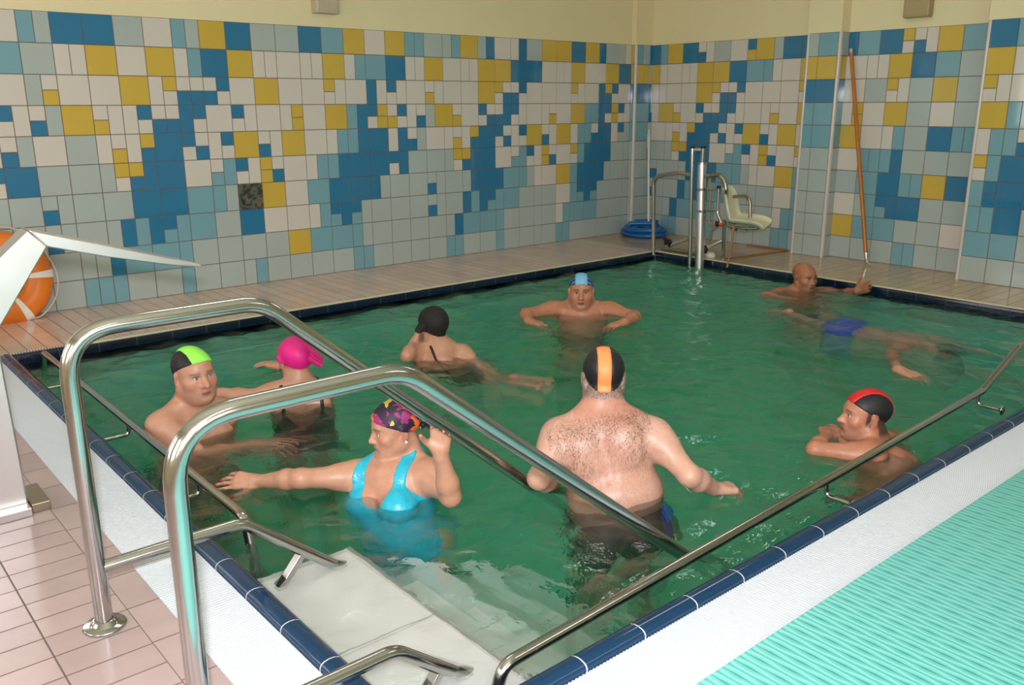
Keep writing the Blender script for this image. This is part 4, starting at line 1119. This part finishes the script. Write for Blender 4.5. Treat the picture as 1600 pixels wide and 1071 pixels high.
# --- woman with the patterned bandana
def bandana_mat():
    m, nt, b = new_mat('patterned_bandana')
    tc = nt.nodes.new('ShaderNodeTexCoord'); v = nt.nodes.new('ShaderNodeTexVoronoi'); v.inputs['Scale'].default_value = 30; v.distance = 'MANHATTAN'
    n = nt.nodes.new('ShaderNodeTexNoise'); n.inputs['Scale'].default_value = 14
    mx = nt.nodes.new('ShaderNodeMix'); mx.data_type = 'RGBA'; mx.inputs[0].default_value = .12
    nt.links.new(tc.outputs['Object'], n.inputs['Vector']); nt.links.new(tc.outputs['Object'], mx.inputs[6]); nt.links.new(n.outputs['Color'], mx.inputs[7])
    nt.links.new(mx.outputs[2], v.inputs['Vector'])
    sp = nt.nodes.new('ShaderNodeSeparateColor'); nt.links.new(v.outputs['Color'], sp.inputs['Color'])
    rp = nt.nodes.new('ShaderNodeValToRGB'); rp.color_ramp.interpolation = 'CONSTANT'; e = rp.color_ramp.elements
    e[0].position = 0; e[0].color = (.022,.012,.035,1); e[1].position = .40; e[1].color = (.85,.16,.03,1)
    for p, c in ((.60,(.30,.02,.16)),(.82,(.022,.012,.035)),(.93,(.70,.50,.06))): k = e.new(p); k.color = (*c,1)
    nt.links.new(sp.outputs[0], rp.inputs['Fac']); nt.links.new(rp.outputs['Color'], b.inputs['Base Color']); b.inputs['Roughness'].default_value = .6
    return m
def suit_reg(Cc, u, f, r, H, front=-.03, back=-.10, strap=(.052,.082), wide=.150, bottom=-.52, arm_u=.050, rise=.085, top=.175):
    def g(P):
        d = P-Cc; a = np.abs(d@r); b = d@u; c = d@f
        nl = np.where(c > 0, front, back)
        body = np.maximum(b-(nl+np.minimum((a/strap[0])**2, 1.15)*rise), a-wide)
        body = np.maximum(body, b-(arm_u-np.maximum(a-.10, 0)*1.3))
        st = np.maximum.reduce([np.abs(a-(strap[0]+strap[1])/2)-(strap[1]-strap[0])/2, b-top, nl-b])
        st = np.maximum(st, .125*H.s-np.sqrt(((P-H.c)**2).sum(-1)))
        return np.maximum(np.minimum(body, st), bottom-b)
    return g
def nails_to(parent, lst):
    for p, v, n, r, t in lst:
        b = MB(); v = nrm(v); n = n-v*(n@v); n = nrm(n); s_ = np.cross(v, n)
        vs = []; 
        for i in range(5):
            for k in range(5):
                a = (k-2)/2*.95; vs.append(p+v*(i/4-.5)*r*2.0+(n*math.cos(a)+s_*math.sin(a)*(1 if i < 4 else .8))*r*1.16)
        b.add(vs, [(i*5+k, i*5+k+1, i*5+k+6, i*5+k+5) for i in range(4) for k in range(4)], 0, True)
        o = b.build('fingernail', M['nail'], parent); sd = o.modifiers.new('t', 'SOLIDIFY'); sd.thickness = .0012
def woman_bandana():
    F = Field(); H = HeadFrame(A(618,667,3.42), -rh*.90-fh*.43-up*.13, up+rh*.05, .95)
    P = A(636,882,3.52); Cc = A(620,782,3.47)
    f0 = -fh*.85-rh*.42
    u, f, r = torso(F, P, Cc, f0, w=1.04, depth=1.08, belly=.5, bust=1.05, fem=True)
    SR, SL = A(564,745,3.48), A(672,744,3.41)
    neck(F, Cc, u, f, H, .050); traps(F, Cc, u, f, H, (SR, SL), .72); clav(F, Cc, u, f, (SR, SL)); head(F, H, fem=True, fat=.3, nose=1.05)
    ER, WR = A(470,748,3.37), A(402,753,3.49); EL, WL = A(704,776,3.27), A(688,706,3.175)
    arm(F, SR, ER, WR, .96); arm(F, SL, EL, WL, .98)
    nl = []
    hand(F, WR, -rh*.95+up*.10-fh*.05, -up*.8+fh*.5, -fh*.8-up*.6, [.22,.30,.42,.5], .16, .96, nl, .2)
    nl2 = []
    hand(F, WL, up*.97+rh*.08-fh*.02, -fh, -rh, [.75,.8,.85,.9], .08, .96, nl2, .7)
    legs_standing(F, P, f, r, 1., 0.)
    def paint(V, col):
        paint_head(V, col, H, lips=(.45,.08,.08), brow=(.13,.07,.05), blush=.45)
        d = V-Cc; t = (np.exp(-((d@r)/.09)**2-((d@u-.06)/.10)**2)*(d@f > .03))[:,None]*.5; col[:] = col*(1-t)+np.array((.56,.26,.17))*t
    o = person('person', F, .0045, SKIN_A, 'woman in a turquoise swimsuit and patterned bandana holding the steel rail', paint=paint)
    eyeballs(H, o, (0,-.05), (.10,.08,.05)); nails_to(o, nl+nl2)
    bm_ = bandana_mat(); bnd = garment('bandana', F, cap_reg(H, .008, .50, .135, False), .005, bm_, o, head_box(H))
    b = MB()
    k0 = H(-.005,-.105,-.025)
    for s, (dx, dz) in enumerate(((.012,-.055),(-.02,-.05))):
        vs = []
        for i in range(5):
            t = i/4; c = k0+np.asarray(-H.f)*(.012+.05*t)*H.s+np.asarray(H.u)*(dz*t+.01*math.sin(3*t))+np.asarray(H.r)*dx*t
            w = .010+.022*t
            for k in (-1,0,1): vs.append(c+np.asarray(H.u)*w*k*.6+np.asarray(H.r)*w*k*.6+np.asarray(H.f)*.004*(k==0))
        b.add(vs, [(i*3+k, i*3+k+1, i*3+k+4, i*3+k+3) for i in range(4) for k in range(2)], 0, True)
    b.tube([k0-np.asarray(H.r)*.014, k0-np.asarray(H.f)*.012, k0+np.asarray(H.r)*.014], [.010,.014,.010], 10)
    t_ = b.build('bandana_tail', bm_, bnd); sd = t_.modifiers.new('t', 'SOLIDIFY'); sd.thickness = .002
    b = MB(); b.lathe(H(-.087,-.010,-.040), H.f, [(.0001,-.006),(.005,-.0035),(.006,0),(.005,.0035),(.0001,.006)], 12); b.build('earring', M['white_plastic'], o)
    garment('swimsuit', F, suit_reg(Cc, u, f, r, H, front=.012, strap=(.066,.108), wide=.170, rise=.085, top=.20, arm_u=.105, bottom=-.37), .0045, mat('turquoise_lycra', (.015,.42,.58), .35, noise_amt=.15, noise_scale=40, bump=.25, bump_scale=70), o, (Cc-.6, Cc+.35))
woman_bandana()

# --- man by the left rail, lime and black cap
def man_lime():
    F = Field(); H = HeadFrame(A(303,585,3.98), -fh*.70+rh*.70+up*.06, up-rh*.05, 1.05)
    Cc = A(300,692,4.08); P = A(296,805,4.17)
    u, f, r = torso(F, P, Cc, rh*.80-fh*.60, w=1.0, depth=1.12, belly=1.1)
    SR, SL = shoulders(Cc, u, f, r, .165, .115)
    neck(F, Cc, u, f, H, .064); traps(F, Cc, u, f, H, (SR, SL), 1.0); head(F, H, fat=.85, nose=1.15)
    ER, WR = A(318,716,3.90), A(402,699,4.00); EL, WL = A(352,730,4.3), A(400,770,4.3)
    arm(F, SR, ER, WR, 1.05); arm(F, SL, EL, WL, 1.05)
    hand(F, WR, rh*.95+up*.02, -up, -fh*-1, .25, .16); hand(F, WL, rh, -up, fh, .4)
    legs_standing(F, P, f, r, 1.05)
    def paint(V, col): paint_head(V, col, H, lips=(.42,.15,.12), brow=(.20,.12,.08), blush=.8, stubble=.2)
    o = person('person', F, .005, SKIN_A, 'man in a lime green and black cap looking round beside the left rail', paint=paint)
    eyeballs(H, o, (-.05,.12), (.14,.17,.18))
    cr = cap_reg(H, .030, .42)
    cap = garment('swim_cap', F, both(cr, lambda P_: -(hx(H,-.2,.034)(P_))), .0045, M['lycra_black'], o, head_box(H))
    s = garment('cap_panel', F, both(cr, hx(H,-.2,.034)), .0055, mat('lime_lycra', (.33,.90,.10), .5), cap, head_box(H)); s['label'] = 'lime green middle panel of the cap'
    def tr(P_): d = P_-P; return np.maximum.reduce([d@u-.06, -.25-d@u, np.abs(d@r)-.24, np.abs(d@f)-.25])
    garment('swim_trunks', F, tr, .006, mat('navy_trunks', (.01,.012,.03), .6), o, (P-.4, P+.4))
man_lime()

# --- woman in a pink cap, back to the camera
def woman_pink():
    F = Field(); H = HeadFrame(A(461,562,4.50), fh*.80-rh*.55-up*.05, up, .98)
    Cc = A(474,652,4.55); P = A(484,745,4.62)
    u, f, r = torso(F, P, Cc, fh*.95-rh*.28, w=1.05, depth=1.05, belly=.3, bust=.8, fem=True)
    SR, SL = A(504,614,4.58), A(438,616,4.47)
    neck(F, Cc, u, f, H, .050); traps(F, Cc, u, f, H, (SR, SL), .9); head(F, H, fem=True)
    EL, WL = A(384,621,4.42), A(346,615,4.42); ER, WR = A(492,602,4.78), A(440,573,5.02)
    arm(F, SL, EL, WL, .98); arm(F, SR, ER, WR, .95)
    hand(F, WL, -rh, -up, -fh*0+fh, .3); hand(F, WR, -rh*.9+fh*.3+up*.1, -up, -rh*.3+fh, .2, .14)
    legs_standing(F, P, f, r, 1.)
    def paint(V, col): paint_head(V, col, H)
    o = person('person', F, .0055, SKIN_A, 'woman seen from behind in a bright pink turban cap, one arm stretched out', paint=paint)
    pk = mat('pink_cap_cloth', (.80,.012,.25), .55, bump=.3, bump_scale=30)
    cap = garment('swim_cap', F, cap_reg(H, .010, .52, .138, False), .009, pk, o, head_box(H, .17))
    b = MB(); k0 = H(.045,-.085,.045)
    for s in range(3):
        a0 = H(.03,-.075-.012*s,.085-.03*s); a1 = H(.072,-.105,.035-.02*s); a2 = H(.098,-.115,.005-.015*s)
        b.tube(bend([a0, a1, a2], .03, 5), [.014]*1+[.020]*6+[.008] if False else .017, 10)
    b.build('cap_knot', pk, cap)
    b = MB(); b.lathe(H(-.088,-.010,-.038), H.r, [(.0001,-.006),(.006,0),(.0001,.006)], 10); b.build('earring', M['black'], o)
    garment('swimsuit', F, suit_reg(Cc, u, f, r, H, back=-.02, strap=(.085,.105), wide=.165, top=.20), .0045, mat('black_swimsuit', (.008,.006,.010), .5), o, (Cc-.6, Cc+.35))
woman_pink()

# --- woman with the black textured cap
def woman_black():
    F = Field(); H = HeadFrame(A(677,509,5.28), fh*.83-rh*.5+up*.05, up+rh*-.03, .98)
    Cc = A(690,582,5.33); P = A(728,618,5.42)
    u, f, r = torso(F, P, Cc, fh*.95-rh*.05+up*.3, w=1.04, depth=1., bust=.7, fem=True)
    SR, SL = A(722,553,5.32), A(655,553,5.28)
    neck(F, Cc, up, f, H, .048); traps(F, Cc, u, f, H, (SR, SL), .9); head(F, H, fem=True)
    F.cone(A(690,552,5.30), A(688,600,5.36), .09, .10, .05)
    EL, WL = A(636,557,5.12), A(647,536,5.24); ER, WR = A(752,582,5.2), A(775,606,5.15)
    arm(F, SL, EL, WL, .9); arm(F, SR, ER, WR, .9)
    hand(F, WL, up*.9+rh*.35+fh*.3, rh, fh, .3, sc=.95); hand(F, WR, rh*.8-up*.3, -up, fh, .3, sc=.95)
    for sx in (-1, 1):
        h = P+r*sx*.085-u*.05; k = A(768+8*sx,634-6*sx,5.18-.05*sx); a = A(800+6*sx,612-8*sx,4.98)
        leg(F, h, k, a, rh*.9-up*.25-fh*.1, .9)
    def paint(V, col):
        paint_head(V, col, H); d = V-Cc; t = np.exp(-((d@r)/.10)**2-((d@up-.08)/.10)**2)[:,None]*.5; col[:] = col*(1-t)+np.array((.56,.22,.15))*t
    o = person('person', F, .0058, SKIN_A, 'woman seen from behind in a black textured cap and thin-strapped swimsuit', paint=paint)
    blk = mat('black_textured_cap', (.008,.008,.009), .75, bump=1., bump_scale=55)
    garment('swim_cap', F, cap_reg(H, -.002, .45, .138, False), .011, blk, o, head_box(H, .17))
    garment('swimsuit', F, suit_reg(Cc, nrm(up*.7+u*.3), f, r, H, back=-.045, strap=(.074,.090), wide=.17, top=.20, rise=.03), .0045, mat('dark_olive_swimsuit', (.014,.014,.009), .5), o, (Cc-.6, Cc+.35))
woman_black()

# --- man facing us, light blue cap
def man_blue():
    F = Field(); H = HeadFrame(A(908,455,6.33), -fh*.99-rh*.08+up*.04, up, 1.07)
    Cc = A(908,514,6.40); P = A(908,585,6.50)
    u, f, r = torso(F, P, Cc, -fh, w=1.12, depth=1.1, belly=.7)
    SR, SL = A(866,486,6.37), A(951,486,6.37)
    neck(F, Cc, u, f, H, .066); traps(F, Cc, u, f, H, (SR, SL), 1.1); clav(F, Cc, u, f, (SR, SL)); head(F, H, fat=.9, nose=1.05)
    ER, WR = A(822,491,6.20), A(826,502,6.03); EL, WL = A(992,495,6.18), A(976,504,6.00)
    arm(F, SR, ER, WR, 1.08); arm(F, SL, EL, WL, 1.08)
    hand(F, WR, rh*.8-fh*.5-up*.1, -up, fh, .35, .1); hand(F, WL, -rh*.8-fh*.4-up*.08, -up, fh, .35, .1)
    legs_standing(F, P, f, r, 1.05)
    def paint(V, col): paint_head(V, col, H, lips=(.36,.06,.05), brow=(.10,.05,.03), blush=.7, stubble=.25)
    o = person('person', F, .006, SKIN_RED, 'man facing the camera with spread bent arms and a light blue cap', paint=paint)
    eyeballs(H, o, (0,.05), (.08,.06,.05))
    cr = cap_reg(H, .030, .30)
    c = garment('swim_cap', F, both(cr, hx(H,-.040,.040)), .0050, mat('light_blue_lycra', (.20,.52,.78), .5), o, head_box(H))
    m, nt, b = new_mat('striped_blue_lycra'); tc = nt.nodes.new('ShaderNodeTexCoord'); wv = nt.nodes.new('ShaderNodeTexWave'); wv.bands_direction = 'DIAGONAL'
    wv.inputs['Scale'].default_value = 9; wv.inputs['Distortion'].default_value = 2.5; wv.inputs['Detail Scale'].default_value = 3
    rp = nt.nodes.new('ShaderNodeValToRGB'); rp.color_ramp.interpolation = 'CONSTANT'; rp.color_ramp.elements[0].color = (.01,.02,.06,1); rp.color_ramp.elements[1].color = (.05,.25,.60,1); rp.color_ramp.elements[1].position = .6
    nt.links.new(tc.outputs['Object'], wv.inputs['Vector']); nt.links.new(wv.outputs['Fac'], rp.inputs['Fac']); nt.links.new(rp.outputs['Color'], b.inputs['Base Color'])
    for s, (a, b_) in enumerate(((-.2,-.040),(.040,.2))):
        p = garment('cap_side', F, both(cr, hx(H,a,b_)), .0045, m, c, head_box(H)); p['label'] = 'dark blue striped side of the cap'
    def tr(P_): d = P_-P; return np.maximum.reduce([d@u-.06, -.25-d@u, np.abs(d@r)-.24, np.abs(d@f)-.25])
    garment('swim_trunks', F, tr, .007, mat('black_trunks', (.01,.01,.012), .6), o, (P-.4, P+.4))
man_blue()

# --- bald man at the far edge
def man_bald():
    F = Field(); H = HeadFrame(A(1257,434,7.12), -fh*.93+rh*.36+up*.02, up, 1.04)
    Cc = A(1250,486,7.20); P = A(1248,548,7.27)
    u, f, r = torso(F, P, Cc, -fh*.8+rh*.35, w=1.06, depth=1.)
    SR, SL = A(1219,463,7.15), A(1285,462,7.20)
    neck(F, Cc, u, f, H, .060); traps(F, Cc, u, f, H, (SR, SL)); clav(F, Cc, u, f, (SR, SL)); head(F, H, fat=.2)
    ER, WR = A(1196,464,6.98), A(1228,471,6.86); EL, WL = A(1318,461,7.12), AZ(1341,454,-.015)
    arm(F, SR, ER, WR); arm(F, SL, EL, WL)
    hand(F, WR, rh*.9-up*.1, -up, fh, .35); hand(F, WL, rh*.75+fh*.35+up*.15, fh*.4-up*.6, up*.8+fh*.4, .30, .10, 1.05)
    legs_standing(F, P, f, r, 1.)
    def paint(V, col): paint_head(V, col, H, lips=(.30,.07,.05), brow=(.10,.05,.03), stubble=.4, blush=.4, hair=(.22,.10,.06), hair_line=lambda x,y,z: .5*sm(.02,-.03,y)*sm(-.06,-.02,z)*sm(.075,.045,z))
    o = person('person', F, .006, SKIN_TAN, 'bald man up to his neck in water with a hand on the far pool edge', paint=paint)
    eyeballs(H, o, (0,.05), (.06,.04,.03))
    def tr(P_): d = P_-P; return np.maximum.reduce([d@u-.06, -.25-d@u, np.abs(d@r)-.24, np.abs(d@f)-.25])
    garment('swim_trunks', F, tr, .007, mat('grey_trunks', (.03,.03,.035), .6), o, (P-.4, P+.4))
man_bald()

# --- swimmer under the surface
def swimmer():
    F = Field(); P = AZ(1326,536,-.215); Cc = AZ(1388,551,-.22)
    d0 = nrm(Cc-P); Cc = P+d0*.35
    u, f, r = torso(F, P, Cc, -up, w=.95, depth=.9)
    hc = Cc+u*.34-up*.02; H = HeadFrame(hc, u*.75-up*.6, up*.8+u*.6, 1.0)
    neck(F, Cc, u, f, H, .056); head(F, H)
    SR, SL = shoulders(Cc, u, f, r, .18, .12)      # right side lies towards the viewer or away, sort by distance
    near, far = (SR, SL) if np.linalg.norm(SR-V3(CAM_O)) < np.linalg.norm(SL-V3(CAM_O)) else (SL, SR)
    E1, W1 = AZ(1392,562,-.14), AZ(1404,579,-.055); E2, W2 = far+u*.26-up*.06, far+u*.46-up*.05
    arm(F, near, E1, W1); arm(F, far, E2, W2)
    hand(F, W1, rh*.45-fh*.75-up*.02, -up, rh, .25, .12, 1.05); hand(F, W2, u, -up, -r, .2)
    for sx, kz, ax_, az_ in ((-1,-.30,(1234,498),-.12), (1,-.42,(1262,508),-.5)):
        h = P+r*sx*.085-u*.04; a = AZ(*ax_, az_); k = (h+a)/2; k[2] = kz
        leg(F, h, k, a, -u-up*.4, .95)
    def paint(V, col): paint_head(V, col, H, hair=(.02,.015,.012), hair_line=lambda x,y,z: sm(.02,.04,z+.55*(-y)*.6)*1.)
    o = person('person', F, .0062, SKIN_A, 'swimmer in blue trunks gliding just under the water surface', paint=paint)
    def tr(P_): d = P_-P; return np.maximum.reduce([d@u-.09, -.20-d@u, np.abs(d@r)-.24, np.abs(d@f)-.22])
    garment('swim_trunks', F, tr, .010, mat('bright_blue_trunks', (.01,.06,.62), .45), o, (P-.4, P+.4))
swimmer()

# --- man on the right, black and red cap, arms folded on the water
def man_red():
    F = Field(); H = HeadFrame(A(1352,648,3.86), -rh*.985-fh*.02+up*.07, up+rh*.10, .97)
    Cc = A(1374,752,3.93); P = A(1392,855,4.0)
    u, f, r = torso(F, P, Cc, -rh*.93-fh*.25, w=1.08, depth=1.05, belly=.4)
    SL, SR = A(1362,714,3.77), A(1400,700,4.10)
    neck(F, Cc, u, f, H, .062); traps(F, Cc, u, f, H, (SR, SL), 1.1); head(F, H, fat=.3, nose=1.1)
    EL, WL = A(1274,703,3.81), A(1292,681,4.00); ER, WR = A(1300,676,4.12), A(1320,696,3.92)
    arm(F, SL, EL, WL, .93); arm(F, SR, ER, WR, .93)
    hand(F, WL, fh*.8+rh*.3, -up, rh, .4); hand(F, WR, -fh*.6+rh*.3, -up, rh, .4)
    legs_standing(F, P, f, r, 1.)
    def paint(V, col): paint_head(V, col, H, lips=(.36,.13,.10), brow=(.13,.08,.05), stubble=.35, blush=.5, hair=(.055,.035,.028), hair_line=lambda x,y,z: np.clip(.9*sm(.030,.018,y)*sm(-.062,-.045,z)*sm(-.045,-.025,z+.0*y+np.where(y>-.03,0.02*0,0))*((y>.004)|(y<-.035))+.9*sm(-.03,-.045,y)*sm(-.085,-.06,z), 0, .9))
    o = person('person', F, .0048, SKIN_RED, 'man in profile with a black and red cap, forearms folded on the water', paint=paint)
    eyeballs(H, o, (0,0), (.10,.12,.10))
    cr = cap_reg(H, .020, .50)
    cap = garment('swim_cap', F, both(cr, lambda P_: -(hx(H,-.034,.036)(P_))), .0045, M['lycra_black'], o, head_box(H))
    s = garment('cap_stripe', F, both(cr, hx(H,-.034,.036)), .0058, mat('red_lycra', (.62,.012,.015), .5), cap, head_box(H)); s['label'] = 'red stripe over the top of the cap'
    def tr(P_): d = P_-P; return np.maximum.reduce([d@u-.06, -.25-d@u, np.abs(d@r)-.24, np.abs(d@f)-.25])
    garment('swim_trunks', F, tr, .007, mat('charcoal_trunks', (.02,.02,.025), .6), o, (P-.4, P+.4))
man_red()
# ------------------------------------------------------------------ light
def area(name, loc, target, size, power, col=(1,1,1), shape='DISK'):
    l = bpy.data.lights.new(name, 'AREA'); l.energy = power; l.size = size; l.shape = shape; l.color = col
    o = bpy.data.objects.new(name, l); C.objects.link(o); o.location = loc
    o.rotation_euler = (Vector(target)-Vector(loc)).to_track_quat('-Z', 'Y').to_euler(); return o
fl_ = area('camera_flash', CAM_O + CAM_R @ Vector((-.03, .13, .02)), CAM_O + CF*3, .09, 112, (.97, .98, 1.0))
w = bpy.data.worlds.new('world'); bpy.context.scene.world = w; w.use_nodes = True
w.node_tree.nodes['Background'].inputs['Color'].default_value = (.8, .88, 1, 1); w.node_tree.nodes['Background'].inputs['Strength'].default_value = .3
vs_ = bpy.context.scene.view_settings
vs_.view_transform = 'Standard'; vs_.look = 'None'; vs_.exposure = 0; vs_.gamma = 1; vs_.use_curve_mapping = False
sc = bpy.context.scene; sc.cycles.max_bounces = 8; sc.cycles.transparent_max_bounces = 12; sc.cycles.sample_clamp_indirect = 6
sc.cycles.caustics_reflective = False
sc.cycles.volume_bounces = 3
